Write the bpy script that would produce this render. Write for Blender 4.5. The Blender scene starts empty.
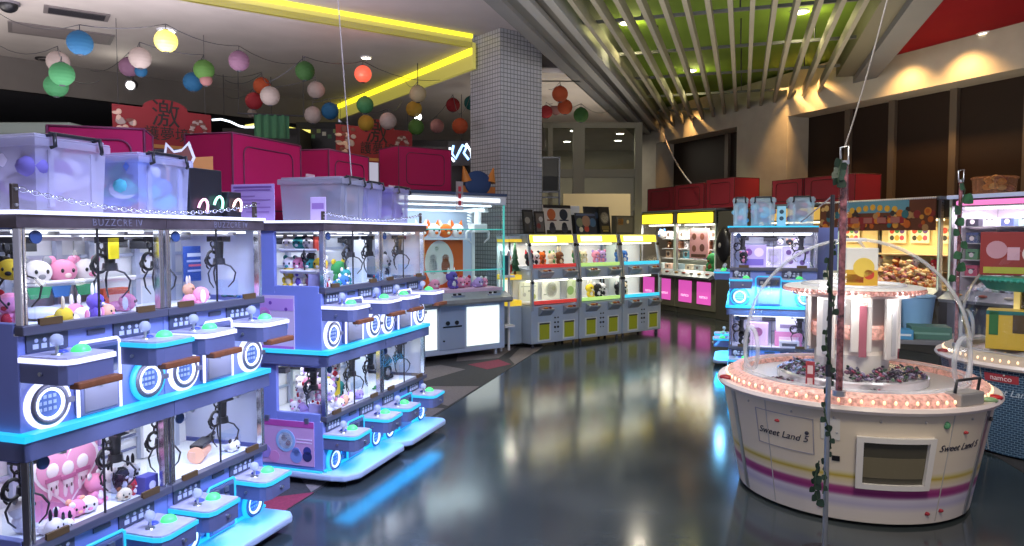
import bpy, math, random
from mathutils import Matrix, Vector
RND = random.Random(11)
PI = math.pi
SC = bpy.context.scene
COL = SC.collection
CAMZ, FPX, PITCH = 1.65, 731.0, math.radians(3)

def at(px, py, Y):
    """world point seen at photo pixel (px, py), Y metres in front of the camera"""
    a, v = (px-512)/FPX, (273-py)/FPX
    d = Vector((a, math.cos(PITCH)+v*math.sin(PITCH), -math.sin(PITCH)+v*math.cos(PITCH)))
    return Vector((0, 0, CAMZ)) + d*(Y/d.y)

# ------------------------------------------------------------------ materials
MATS = {}
def mat(name, col, rough=.5, metal=0., emit=None, es=0., noise=0., ns=8., spec=.5, bump=0.):
    if name in MATS: return MATS[name]
    m = bpy.data.materials.new(name); m.use_nodes = True
    nt = m.node_tree; b = nt.nodes['Principled BSDF']
    b.inputs['Base Color'].default_value = (*col, 1)
    b.inputs['Roughness'].default_value = rough
    b.inputs['Metallic'].default_value = metal
    b.inputs['Specular IOR Level'].default_value = spec
    if emit:
        b.inputs['Emission Color'].default_value = (*emit, 1)
        b.inputs['Emission Strength'].default_value = es
    if noise or bump:
        tc = nt.nodes.new('ShaderNodeTexCoord'); nz = nt.nodes.new('ShaderNodeTexNoise')
        nz.inputs['Scale'].default_value = ns; nz.inputs['Detail'].default_value = 4
        nt.links.new(tc.outputs['Object'], nz.inputs['Vector'])
        if noise:
            r = nt.nodes.new('ShaderNodeValToRGB')
            r.color_ramp.elements[0].position = .3; r.color_ramp.elements[1].position = .7
            r.color_ramp.elements[0].color = (*[max(0, c*(1-noise)) for c in col], 1)
            r.color_ramp.elements[1].color = (*[min(1, c*(1+noise)) for c in col], 1)
            nt.links.new(nz.outputs['Fac'], r.inputs['Fac'])
            nt.links.new(r.outputs['Color'], b.inputs['Base Color'])
        if bump:
            bp = nt.nodes.new('ShaderNodeBump'); bp.inputs['Strength'].default_value = bump
            bp.inputs['Distance'].default_value = .01
            nt.links.new(nz.outputs['Fac'], bp.inputs['Height'])
            nt.links.new(bp.outputs['Normal'], b.inputs['Normal'])
    MATS[name] = m
    return m

def led(name, col, s, base=(.8, .8, .8)):
    return mat(name, base, .4, emit=col, es=s)

def glass(name, tint=(1, 1, 1), ior=1.25, rough=.02, gl=(1, 1, 1)):
    if name in MATS: return MATS[name]
    m = bpy.data.materials.new(name); m.use_nodes = True
    nt = m.node_tree; nt.nodes.clear()
    o = nt.nodes.new('ShaderNodeOutputMaterial'); mx = nt.nodes.new('ShaderNodeMixShader')
    t = nt.nodes.new('ShaderNodeBsdfTransparent'); g = nt.nodes.new('ShaderNodeBsdfGlossy')
    f = nt.nodes.new('ShaderNodeFresnel')
    t.inputs['Color'].default_value = (*tint, 1); g.inputs['Color'].default_value = (*gl, 1)
    g.inputs['Roughness'].default_value = rough; f.inputs['IOR'].default_value = ior
    ge = nt.nodes.new('ShaderNodeNewGeometry'); mu = nt.nodes.new('ShaderNodeMath'); mu.operation = 'MULTIPLY'; iv = nt.nodes.new('ShaderNodeMath'); iv.operation = 'SUBTRACT'; iv.inputs[0].default_value = 1.
    nt.links.new(ge.outputs['Backfacing'], iv.inputs[1]); nt.links.new(f.outputs['Fac'], mu.inputs[0]); nt.links.new(iv.outputs[0], mu.inputs[1])
    nt.links.new(mu.outputs[0], mx.inputs['Fac']); nt.links.new(t.outputs[0], mx.inputs[1])
    nt.links.new(g.outputs[0], mx.inputs[2]); nt.links.new(mx.outputs[0], o.inputs[0])
    MATS[name] = m
    return m

def frosted(name, col, a, rough=.3, tint=None):
    """cloudy plastic: lets part of the light straight through"""
    if name in MATS: return MATS[name]
    m = bpy.data.materials.new(name); m.use_nodes = True
    nt = m.node_tree; b = nt.nodes['Principled BSDF']; o = nt.nodes['Material Output']
    b.inputs['Base Color'].default_value = (*col, 1); b.inputs['Roughness'].default_value = rough
    t = nt.nodes.new('ShaderNodeBsdfTransparent'); t.inputs['Color'].default_value = (*(tint or (1, 1, 1)), 1)
    tl = nt.nodes.new('ShaderNodeBsdfTranslucent'); tl.inputs['Color'].default_value = (*col, 1)
    m1 = nt.nodes.new('ShaderNodeMixShader'); m1.inputs[0].default_value = .4
    m2 = nt.nodes.new('ShaderNodeMixShader'); m2.inputs[0].default_value = a
    nt.links.new(b.outputs[0], m1.inputs[1]); nt.links.new(tl.outputs[0], m1.inputs[2])
    nt.links.new(t.outputs[0], m2.inputs[1]); nt.links.new(m1.outputs[0], m2.inputs[2])
    nt.links.new(m2.outputs[0], o.inputs[0])
    MATS[name] = m
    return m

def C(h):
    """sRGB hex to linear"""
    h = h.lstrip('#'); out = []
    for i in (0, 2, 4):
        c = int(h[i:i+2], 16)/255
        out.append(c/12.92 if c <= .04045 else ((c+.055)/1.055)**2.4)
    return tuple(out)
def cm(h, rough=.6, **k):
    return mat('c_'+h+'_%d' % int(rough*10), C(h), rough, **k)

# ------------------------------------------------------------------ mesh builder
class MB:
    def __init__(s): s.v, s.f, s.mi, s.sm, s.M = [], [], [], [], Matrix()
    def add(s, vs, fs, mi=0, sm=False, M=None):
        n = len(s.v); T = s.M @ M if M is not None else s.M
        s.v += [tuple(T @ Vector(p)) for p in vs]
        s.f += [tuple(i+n for i in f) for f in fs]
        s.mi += [mi]*len(fs); s.sm += [sm]*len(fs)
        return s
    def box(s, x0, x1, y0, y1, z0, z1, mi=0, M=None):
        v = [(x, y, z) for z in (z0, z1) for y in (y0, y1) for x in (x0, x1)]
        return s.add(v, [(0, 2, 3, 1), (4, 5, 7, 6), (0, 1, 5, 4), (2, 6, 7, 3), (0, 4, 6, 2), (1, 3, 7, 5)], mi, False, M)
    def cyl(s, p0, p1, r0, r1=None, n=12, mi=0, caps=True):
        p0, p1 = Vector(p0), Vector(p1); r1 = r0 if r1 is None else r1
        d = (p1-p0).normalized(); a = d.orthogonal().normalized(); b = d.cross(a)
        vs = [p+a*(r*math.cos(2*PI*i/n))+b*(r*math.sin(2*PI*i/n)) for p, r in ((p0, r0), (p1, r1)) for i in range(n)]
        s.add(vs, [(i, (i+1) % n, n+(i+1) % n, n+i) for i in range(n)], mi, True)
        if caps: s.add(vs, [tuple(reversed(range(n))), tuple(range(n, 2*n))], mi)
        return s
    def tube(s, pts, r, n=6, mi=0, close=False):
        pts = [Vector(p) for p in pts]; k = len(pts); rings = []; a = None
        for i, p in enumerate(pts):
            if close: d = pts[(i+1) % k]-pts[i-1]
            else: d = pts[min(i+1, k-1)]-pts[max(i-1, 0)]
            d = d.normalized() if d.length > 1e-9 else Vector((0, 0, 1))
            a = d.orthogonal().normalized() if a is None else (a-d*a.dot(d)).normalized()
            b = d.cross(a); rr = r[i] if isinstance(r, (list, tuple)) else r
            rings += [p+a*(rr*math.cos(2*PI*j/n))+b*(rr*math.sin(2*PI*j/n)) for j in range(n)]
        fs = []
        for i in range(k if close else k-1):
            q = (i+1) % k
            fs += [(i*n+j, i*n+(j+1) % n, q*n+(j+1) % n, q*n+j) for j in range(n)]
        s.add(rings, fs, mi, True)
        if not close: s.add(rings, [tuple(reversed(range(n))), tuple(range((k-1)*n, k*n))], mi)
        return s
    def lathe(s, prof, n=24, mi=0, M=None, a0=0., a1=2*PI, sm=True, mis=None):
        full = abs(a1-a0-2*PI) < 1e-6; c = n if full else n+1
        vs = [(r*math.cos(a0+(a1-a0)*j/n), r*math.sin(a0+(a1-a0)*j/n), z) for r, z in prof for j in range(c)]
        for i in range(len(prof)-1):
            fs = [(i*c+j, i*c+(j+1) % c, (i+1)*c+(j+1) % c, (i+1)*c+j) for j in range(n)]
            s.add(vs, fs, mis[i] if mis else mi, sm, M)
        return s
    def sph(s, c, r, nu=10, nv=7, mi=0, M=None):
        if not isinstance(r, (list, tuple)): r = (r, r, r)
        vs = [(c[0], c[1], c[2]-r[2])]
        for i in range(1, nv):
            t = PI*i/nv-PI/2
            vs += [(c[0]+r[0]*math.cos(t)*math.cos(2*PI*j/nu), c[1]+r[1]*math.cos(t)*math.sin(2*PI*j/nu), c[2]+r[2]*math.sin(t)) for j in range(nu)]
        vs.append((c[0], c[1], c[2]+r[2])); L = len(vs)-1
        fs = [(0, 1+(j+1) % nu, 1+j) for j in range(nu)]
        for i in range(nv-2):
            fs += [(1+i*nu+j, 1+i*nu+(j+1) % nu, 1+(i+1)*nu+(j+1) % nu, 1+(i+1)*nu+j) for j in range(nu)]
        fs += [(1+(nv-2)*nu+j, 1+(nv-2)*nu+(j+1) % nu, L) for j in range(nu)]
        return s.add(vs, fs, mi, True, M)
    def prism(s, poly, z0, z1, mi=0, M=None):
        n = len(poly); vs = [(x, y, z0) for x, y in poly]+[(x, y, z1) for x, y in poly]
        return s.add(vs, [tuple(reversed(range(n))), tuple(range(n, 2*n))]+[(i, (i+1) % n, n+(i+1) % n, n+i) for i in range(n)], mi, False, M)
    def torus(s, c, R, r, axis='x', n=28, k=8, mi=0, sx=1.):
        pts = []
        for i in range(n):
            a = 2*PI*i/n; u, w = R*math.cos(a)*sx, R*math.sin(a)
            pts.append({'x': (c[0], c[1]+u, c[2]+w), 'y': (c[0]+u, c[1], c[2]+w), 'z': (c[0]+u, c[1]+w, c[2])}[axis])
        return s.tube(pts, r, k, mi, True)
    def disc(s, c, r, t, axis='x', n=24, mi=0):
        d = {'x': (t, 0, 0), 'y': (0, t, 0), 'z': (0, 0, t)}[axis]
        return s.cyl(c, Vector(c)+Vector(d), r, r, n, mi)
    def build(s, name, mats, parent=None, bevel=0.):
        me = bpy.data.meshes.new(name); me.from_pydata(s.v, [], s.f)
        for m in (mats if isinstance(mats, (list, tuple)) else [mats]): me.materials.append(m)
        me.polygons.foreach_set('material_index', s.mi); me.polygons.foreach_set('use_smooth', s.sm)
        me.update(); o = bpy.data.objects.new(name, me); COL.objects.link(o)
        if parent is not None: o.parent = parent
        if bevel:
            b = o.modifiers.new('bevel', 'BEVEL'); b.width = bevel; b.segments = 2
            b.limit_method = 'ANGLE'; b.harden_normals = False
        return o

def rot(ax, a): return Matrix.Rotation(a, 4, ax)
def mv(x, y, z): return Matrix.Translation((x, y, z))
FACE_X = Matrix(((0, 0, 1, 0), (1, 0, 0, 0), (0, 1, 0, 0), (0, 0, 0, 1)))   # text plane (x right, y up) -> looking along +X side: right = +Y
FACE_NY = Matrix(((1, 0, 0, 0), (0, 0, -1, 0), (0, 1, 0, 0), (0, 0, 0, 1))) # plane facing -Y: right = +X

def thing(name, label, cat, loc=(0, 0, 0), rz=0., group=None):
    o = bpy.data.objects.new(name, None); COL.objects.link(o); o.empty_display_size = .1
    o.location = loc; o.rotation_euler = (0, 0, rz); return tag(o, label, cat, group)
def tag(o, label, cat, group=None, kind=None):
    o['label'] = label; o['category'] = cat
    if group: o['group'] = group
    if kind: o['kind'] = kind
    return o
def struct(o, label=None):
    o['kind'] = 'structure'
    if label: o['label'] = label
    return o
def copy_tree(o, parent=None):
    c = o.copy(); COL.objects.link(c)
    if parent is not None: c.parent = parent
    for ch in list(o.children): copy_tree(ch, c)
    return c

def text_mesh(s, size, shear=0., extrude=.001, spacing=1., bold=0.):
    cu = bpy.data.curves.new('lettering', 'FONT'); cu.body = s; cu.size = size; cu.shear = shear
    cu.extrude = extrude; cu.align_x = 'CENTER'; cu.align_y = 'CENTER'; cu.space_character = spacing
    cu.resolution_u = 3; cu.offset = bold
    o = bpy.data.objects.new('lettering', cu); COL.objects.link(o)
    bpy.context.view_layer.update()
    me = bpy.data.meshes.new_from_object(o.evaluated_get(bpy.context.evaluated_depsgraph_get()))
    bpy.data.objects.remove(o); bpy.data.curves.remove(cu)
    return me
def text(name, s, size, m, M, parent=None, shear=0., extrude=.001, fn=None, spacing=1., bold=0.):
    me = text_mesh(s, size, shear, extrude, spacing, bold); me.materials.clear(); me.materials.append(m)
    for v in me.vertices: v.co = fn(v.co) if fn else M @ v.co
    me.name = name; o = bpy.data.objects.new(name, me); COL.objects.link(o)
    if parent is not None: o.parent = parent
    return o

def light(kind, loc, power, col=(1, 1, 1), size=.3, sy=None, rotm=None, spot=None, blend=.5, spread=180):
    l = bpy.data.lights.new('light_source', kind); l.energy = power; l.color = col
    if kind == 'AREA':
        l.size = size
        l.spread = math.radians(spread)
        if sy: l.shape = 'RECTANGLE'; l.size_y = sy
    else: l.shadow_soft_size = size
    if kind == 'SPOT': l.spot_size = spot or 1.; l.spot_blend = blend
    o = bpy.data.objects.new('light_source', l); COL.objects.link(o)
    o.matrix_world = mv(*loc) @ (rotm if rotm is not None else Matrix())
    return o
def aim(loc, target):
    return (Vector(target)-Vector(loc)).to_track_quat('-Z', 'Y').to_matrix().to_4x4()

ORD = ['first', 'second', 'third', 'fourth', 'fifth', 'sixth', 'seventh', 'eighth', 'ninth', 'tenth', 'eleventh', 'twelfth']

# ------------------------------------------------------------------ shared materials
LAV = mat('blue_lit_silver', (.21, .26, .64), .38, .15, noise=.06, ns=3)  # silver bodies with the blue LED light put into their colour
LAVD = mat('blue_lit_grey', (.14, .16, .32), .42, .2, noise=.08, ns=5)  # grey trim with the same blue light put into its colour
SILL = mat('sill_grey', (.10, .10, .15), .4, .3)
HEADER = mat('header_bronze', (.085, .065, .075), .35, .2, noise=.35, ns=9)
CHROME = mat('chrome', (.75, .77, .85), .16, 1.)
STEEL = mat('steel', (.5, .52, .55), .32, .9, noise=.06, ns=6)
BLACK = mat('black_plastic', (.012, .012, .016), .35)
DARK = mat('dark_metal', (.04, .04, .05), .4, .4)
WHITE = mat('white_plastic', (.78, .78, .82), .4)
WHITEIN = mat('white_interior', (.80, .82, .88), .5, noise=.04, ns=4)
BROWN = mat('brown_rest', (.22, .075, .03), .45, noise=.15, ns=30)
LEDW = led('white_led', (.66, .70, 1.), 1.35, (.3, .3, .4))
LEDC = led('cyan_led', (.015, .46, .80), 1.0, (.05, .2, .3))
LEDG = led('green_button', (.04, .75, .12), .8, (.1, .6, .2))
PANE = glass('clear_pane')
ACRYL = glass('acrylic', (.93, .96, 1.), 1.45, .06)
KNOB = frosted('clear_knob', (.75, .8, .95), .6)
CAMERA = bpy.data.cameras.new('camera'); CAMERA.sensor_width = 36; CAMERA.lens = 36*FPX/1024
CAMERA.clip_start = .05; CAMERA.clip_end = 200
camo = bpy.data.objects.new('camera', CAMERA); COL.objects.link(camo)
camo.location = (0, 0, CAMZ); camo.rotation_euler = (PI/2-PITCH, 0, 0); SC.camera = camo
U = Vector((.3007, .9537, 0)); N = Vector((.9537, -.3007, 0)); ROWA = math.radians(-17.5)
P0 = Vector((-1.406, 4.11, 0))
def row(s, p=0., z=0.): return P0+U*s+N*p+Vector((0, 0, z))
def sp(px, p=0.):
    """distance along the left row of the point p in from its front seen in photo column px"""
    q = P0+N*p; k = (px-512)/FPX; return (k*q.y-q.x)/(U.x-k*U.y)
# ------------------------------------------------------------------ double-deck crane game
DEP = 1.2
RIM = mat('ring_grey', (.17, .17, .26), .4, .3)
DOORGL = mat('prize_door_blue', (.10, .17, .45), .2)
DOORMARK = mat('prize_door_marks', (.35, .45, .8), .4)
TRAYTOP = mat('tray_top', (.45, .44, .62), .4, noise=.12, ns=25)
PLATE = mat('price_plate', (.10, .055, .02), .45)
PANELBG = mat('guide_panel', (.06, .07, .13), .4)
PANELFG = mat('guide_marks', (.5, .55, .75), .5)

ENDP = frosted('end_glass', (.72, .76, .90), .6)
REARF = mat('rear_frame', (.50, .55, .70), .3, .5)
def claw(parent, x, y, z, tag_col=None, sc=1.):
    b = MB()
    b.box(x-.05, x+.05, y-.035, y+.035, z-.03, z)
    b.cyl((x, y, z-.03), (x, y, z-.12), .026, .022, 10)
    b.cyl((x, y, z-.12), (x, y, z-.155), .03, .034, 10)
    c = b.build('claw', DARK, parent)
    # coiled feed cable hanging beside the claw
    k = MB(); pts = [(x-.01+.012*math.cos(i*1.1), y-.045+.03*math.sin(i*.22)-.012, z-.03-.005*i+.012*math.sin(i*1.1)) for i in range(28)]
    k.tube(pts, .005, 5); k.torus((x, y-.055, z-.12), .04, .008, 'x', 16, 5); k.build('feed_cable', BLACK, c)
    for i in range(3):
        a = i*2*PI/3+.5; ca, sa = math.cos(a), math.sin(a)
        m = MB(); m.tube([(x+ca*r*sc, y+sa*r*sc, z-.15-h*sc) for r, h in ((.02, 0), (.06, .015), (.085, .05), (.075, .095), (.045, .13))], [.004, .005, .005, .004, .003], 6)
        m.build('claw_arm', DARK, c)
    if tag_col:
        m = MB(); m.box(x+.045, x+.055, y-.05, y+.0, z-.10, z-.005); m.build('notice_card', cm(tag_col), c)
    return c

def tray(parent, y0, y1, z, led_m, rest, p=.215, knob=True, flip=False):
    poly = [(-.02, y0), (p-.045, y0), (p-.012, y0+.012), (p, y0+.045), (p-.012, y1), (-.02, y1)]
    grow = [(-.02, y0-.006), (p-.043, y0-.006), (p-.008, y0+.006), (p+.006, y0+.043), (p-.005, y1+.006), (-.02, y1+.006)]
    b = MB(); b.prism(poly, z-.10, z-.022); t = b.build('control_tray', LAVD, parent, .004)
    b = MB(); b.prism(grow, z-.022, z-.003); b.build('light_edge', led_m, t)
    b = MB(); b.prism(poly, z-.003, z+.004); b.build('tray_top', TRAYTOP, t)
    cx, w = p*.42, y1-y0
    b = MB(); b.cyl((cx, y0+w*.30, z), (cx, y0+w*.30, z+.045), .006, n=8); b.cyl((cx, y0+w*.30, z+.003), (cx, y0+w*.30, z+.009), .022, .018, 12)
    j = b.build('joystick', STEEL, t)
    b = MB(); b.sph((cx, y0+w*.30, z+.06), .024); b.build('joystick_knob', KNOB, j)
    b = MB(); b.sph((cx+.01, y0+w*.74, z+.004), (.036, .036, .028), 14, 8); b.build('push_button', LEDG, t)
    b = MB(); b.sph((cx-.03, y0+w*.52, z+.004), (.024, .024, .012), 12, 6); b.build('push_button', mat('blue_button', (.05, .08, .45), .3), t)
    b = MB(); b.cyl((p*.4, y0-.001, z-.06), (p*.4, y0-.007, z-.06), .008, n=10); b.build('lock', STEEL, t)
    if rest:
        b = MB(); b.box(p-.03, p+.022, y0+.03, y1+.012, z-.118, z-.09); b.build('hand_rest', BROWN, t, .006)
    else:
        b = MB(); b.cyl((p-.006, (y0+y1)/2+.02, z-.06), (p+.008, (y0+y1)/2+.02, z-.06), .009, n=10); b.build('lock', STEEL, t)
    return t

def prize_door(parent, y, z, R, led_m):
    b = MB(); b.disc((-.02, y, z), R*.80, .018, 'x', 28); d = b.build('prize_door', DOORGL, parent)
    b = MB()
    for i in range(4):
        for k in range(3): b.box(-.002, .0005, y-R*.5+i*R*.24, y-R*.5+i*R*.24+R*.16, z+R*(.25-.28*k), z+R*(.25-.28*k)+R*.15)
    b.build('door_grid', DOORMARK, d)
    b = MB(); b.torus((-.005, y, z), R, .013); b.build('ring_light', led_m, d)
    b = MB(); b.torus((.002, y, z), R*.82, .0125); b.box(-.012, .022, y+R*.78, y+R*1.12, z-R*.12, z+R*.12); b.build('door_rim', RIM, d)
    b = MB(); b.torus((.006, y, z), R*.66, .007); b.build('inner_ring', led('door_glow', (.55, .65, 1.), 1.5), d)
    return d

def coin_panel(parent, y0, y1, z0, z1, led_m):
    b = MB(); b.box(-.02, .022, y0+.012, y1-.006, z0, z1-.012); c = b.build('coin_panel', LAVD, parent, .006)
    b = MB(); b.tube([(.018, y0, z0), (.018, y0, z1-.02), (.018, y0+.02, z1), (.018, y1-.01, z1), (.018, y1, z1-.01), (.018, y1, z0)], .007, 6); b.build('light_frame', led_m, c)
    zm = z0+(z1-z0)*.5
    b = MB(); b.box(.02, .026, y0+.025, y1-.02, z0+.012, zm); d = b.build('coin_door', mat('coin_door', (.20, .20, .28), .45, .3), c, .003)
    b = MB(); b.cyl((.026, (y0+y1)/2, zm-.03), (.036, (y0+y1)/2, zm-.03), .009, n=10); b.build('lock', STEEL, d)
    b = MB(); b.box(.02, .027, y0+.03, y1-.02, zm+.012, z1-.03); b.build('slot_plate', mat('slot_plate', (.04, .055, .12), .3), c)
    b = MB()
    for i in range(2):
        b.cyl((.02, y0+.06+i*.07, zm+.05), (.04, y0+.06+i*.07, zm+.05), .015, n=10)
        b.box(.02, .035, y0+.045+i*.07, y0+.075+i*.07, zm+.075, zm+.10)
    b.build('coin_slot', STEEL, c)
    return c

def guide_panel(parent, y0, y1, z0, z1):
    b = MB(); b.box(-.02, -.012, y0, y1, z0, z1); g = b.build('guide_panel', PANELBG, parent)
    b = MB(); w = (y1-y0)/5
    for i in range(4):
        yc = y0+w*(i+1)
        b.box(-.012, -.010, yc-w*.32, yc+w*.32, z0+.012, z1-.035)
        b.sph((-.0115, yc+w*.1, z1-.022), (.002, w*.25, .009), 8, 5)
    b.build('pictogram', PANELFG, g)
    return g

def crane_unit(org, rz, W, label, up=(LEDW, LEDW), low=(LEDC, LEDC), upr=None, near=True, strip=LEDC, top=LEDW, rest=True, name_s=None, tags=(None, None, None, None), group=None, glow=1., tint=(.82, .88, 1.), far=True):
    t = thing('crane_game', label, 'crane game', org, rz, group); upr = upr or up
    y0 = -.028 if near else 0.
    b = MB()
    b.box(-DEP, -.56, 0, W, .10, 1.735); b.box(-.57, -.02, 0, W, .10, .425)
    b.box(-.57, -.02, 0, W, .80, 1.268); b.box(-.57, .0, 0, W, 1.69, 1.735)
    if near:
        for z0, z1 in ((.42, .81), (1.26, 1.70)):
            b.box(-.57, -.37, 0, .03, z0, z1)
            b.box(-.37, -.04, 0, .03, z0, z0+.055); b.box(-.37, -.04, 0, .03, z1-.03, z1)
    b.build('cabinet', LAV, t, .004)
    b = MB()
    for z0, z1 in ((.426, .80), (1.269, 1.69)):
        b.box(-.56, -.552, .002, W-.002, z0, z1); b.box(-.55, -.021, .002, W-.002, z0-.004, z0+.006)
        b.box(-.55, -.021, .002, W-.002, z1-.008, z1-.002, 1)
    b.build('interior_lining', [WHITEIN, WHITE], t)
    b = MB(); b.box(-.03, .034, y0, W, .795, .872)
    if near: b.box(-DEP, .034, y0, 0, .795, .872)
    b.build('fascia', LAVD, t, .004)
    b = MB(); b.box(-.02, .044, y0-.008, W, .872, .897)
    if near: b.box(-DEP, .044, y0-.008, 0, .872, .897)
    b.build('strip_light', strip, t)
    b = MB(); b.box(-.57, .014, y0/2, W, 1.676, 1.727)
    if near: b.box(-DEP, -.57, y0/2, 0, 1.676, 1.727)
    h = b.build('header', HEADER, t)
    if name_s: text('lettering', name_s, .043, mat('lettering_dim', (.16, .15, .2), .35), mv(.0145, W*.62, 1.7) @ FACE_X, h, spacing=1.15)
    b = MB(); b.box(-.57, .026, y0, W, 1.727, 1.742)
    if near: b.box(-DEP, .026, y0, 0, 1.727, 1.742)
    b.build('top_light', top, t)
    for k, (zs, zg0, zg1, zt, zp0, leds, rl, rr) in enumerate(((1.268, 1.305, 1.676, 1.19, .897, up, upr, rest), (.425, .46, .795, .345, .10, low, low, False))):
        b = MB(); b.box(-.035, .012, 0, W, zs, zg0); b.build('window_sill', SILL, t, .004)
        for a, c in ((.035, W/2-.002), (W/2+.002, W-.035)):
            b = MB(); b.box(-.014, -.009, a, c, zg0, zg1); b.build('window_pane', PANE, t)
        b = MB(); b.box(-.016, -.007, W/2-.0025, W/2+.0025, zg0, zg1); b.build('pane_joint', DARK, t)
        for yy in (.004, W-.034):
            b = MB(); b.box(-.034, .002, yy, yy+.012, zg0, zg1); b.box(-.034, -.002, yy+.018, yy+.03, zg0, zg1)
            b.build('corner_post', CHROME, t, .003)
        b = MB(); b.box(-.36, -.04, .012, .018, zg0, zg1-.01) if near else b.box(-.55, -.04, .001, .005, zg0, zg1)
        b.build('side_pane', PANE, t)
        if far: b = MB(); b.box(-.55, -.04, W-.006, W-.001, zg0, zg1); b.build('side_pane', ENDP, t)
        b = MB(); b.box(-.54, -.03, .25*W, .25*W+.022, zg1-.03, zg1-.012); b.box(-.54, -.03, .72*W, .72*W+.022, zg1-.03, zg1-.012)
        b.box(-.50, -.48, .01, W-.01, zg1-.055, zg1-.035); b.build('gantry_rail', WHITE, t)
        b = MB()
        for yy in (.06, W*.48, W-.12): b.box(-.548, -.52, yy, yy+.03, zg0-.03, zg1-.05)
        for zz in (.30, .62): b.box(-.545, -.53, .02, W-.02, zg0+(zg1-zg0)*zz, zg0+(zg1-zg0)*zz+.018)
        b.build('rear_frame', REARF, t)
        b = MB(); b.box(-.50, -.40, W*.40, W*.56, zg1-.10, zg1-.05); b.box(-.44, -.38, W*.15, W*.22, zg1-.09, zg1-.05); b.build('gantry_motor', DARK, t)
        for yy in (.02, W-.19):
            b = MB(); b.box(-.16, -.155, yy, yy+.17, zg0-.03, zg0+.10); b.box(-.16, -.02, yy+.165 if yy < .1 else yy, yy+.17 if yy < .1 else yy+.005, zg0-.03, zg0+.10); b.build('chute_guard', ACRYL, t)
        claw(t, -.17, .13, zg1-.035, tags[2*k]); claw(t, -.17, W-.15, zg1-.035, tags[2*k+1])
        for yy in (.17*W, .83*W):
            b = MB(); b.box(.0, .012, yy-.055, yy+.045, zg0-.006, zg0+.024); b.build('price_plate', PLATE, t)
        b = MB(); b.disc((-.02, .085, zg1-.035), .026, .008, 'x', 16); b.build('round_sticker', cm('2d4a80'), t)
        ya, yb = .0, .60*W
        tray(t, ya+.004, ya+.225, zt, leds[0], rr); tray(t, yb, yb+.225, zt, leds[1], rr)
        R = .088 if k == 0 else .078; zc = zp0+R+.006 if k == 0 else .155
        prize_door(t, .105, zc, R, rl[0]); prize_door(t, W-.115, zc, R, rl[1])
        coin_panel(t, .305*W, .595*W, zp0+.012, zt+.02, LEDC if k else up[0])
        guide_panel(t, .03, .21, zt+.008, zs-.004); guide_panel(t, .6*W, .6*W+.2, zt+.008, zs-.004)
        b = MB(); b.box(-.02, -.014, W*.42, W*.54, zs-.035, zs-.015); b.build('small_plate', PANELBG, t)
        M = mv(*org) @ rot('Z', rz)
        light('AREA', M @ Vector((-.27, W/2, zg1-.06)), 2.1*glow, tint, .4, W*.8, (mv(0, 0, 0) @ rot('Z', rz)))
        b = MB(); b.box(-.10, -.07, .05, W-.05, zg1-.02, zg1-.008); b.box(-.545, -.53, .03, W-.03, zg1-.04, zg1-.02); b.build('light_tube', led('tube_white', (.85, .9, 1.), 2.), t)
    if low[0] is LEDC:
        M = mv(*org) @ rot('Z', rz)
        for yy in (.25*W, .75*W): light('AREA', M @ Vector((.11, yy, .225)), 3. if up[0] is LEDC else .85, (.01, .45, 1.) if up[0] is LEDC else (.01, .40, 1.), .14, W*.49, rot('Z', rz))  # unseen lights added under the lower trays to turn the skirt cyan
        light('AREA', M @ Vector((.12, W/2, 1.06)), 9. if up[0] is LEDC else 1.2, (.2, .6, 1.) if up[0] is LEDC else (.75, .82, 1.), .1, W*.8, rot('Z', rz) @ rot('Y', .6))  # unseen light added under the upper trays to wash the front panel
    if up[0] is LEDC:
        M = mv(*org) @ rot('Z', rz); light('AREA', M @ Vector((.16, W/2, .30)), 4., (.1, .6, 1.), .1, W*.8, rot('Z', rz) @ rot('Y', .8))  # extra unseen cyan light added to brighten this game's lower front
    poly = [(-DEP, y0), (.05, y0), (.14, y0+.02), (.205, .09), (.205, W-.05), (.16, W), (-DEP, W)]
    b = MB(); b.prism(poly, .045, .09); s = b.build('base_skirt', mat('skirt', (.40, .50, .70), .3), t, .012)
    b = MB(); b.box(-.02, -.004, .004, W-.004, .094, .108)
    if near: b.box(-DEP, -.02, y0+.008, y0+.02, .092, .102)
    b.build('skirt_light', low[0], s)
    for px_, py_ in ((-DEP+.1, .08), (-DEP+.1, W-.08), (.06, .1), (.06, W-.1)):
        b = MB(); b.cyl((px_-.012, py_, .025), (px_+.012, py_, .025), .025, n=12); b.cyl((px_, py_, .03), (px_, py_, .05), .01, n=8); b.build('caster', BLACK, t)
    return t

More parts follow.
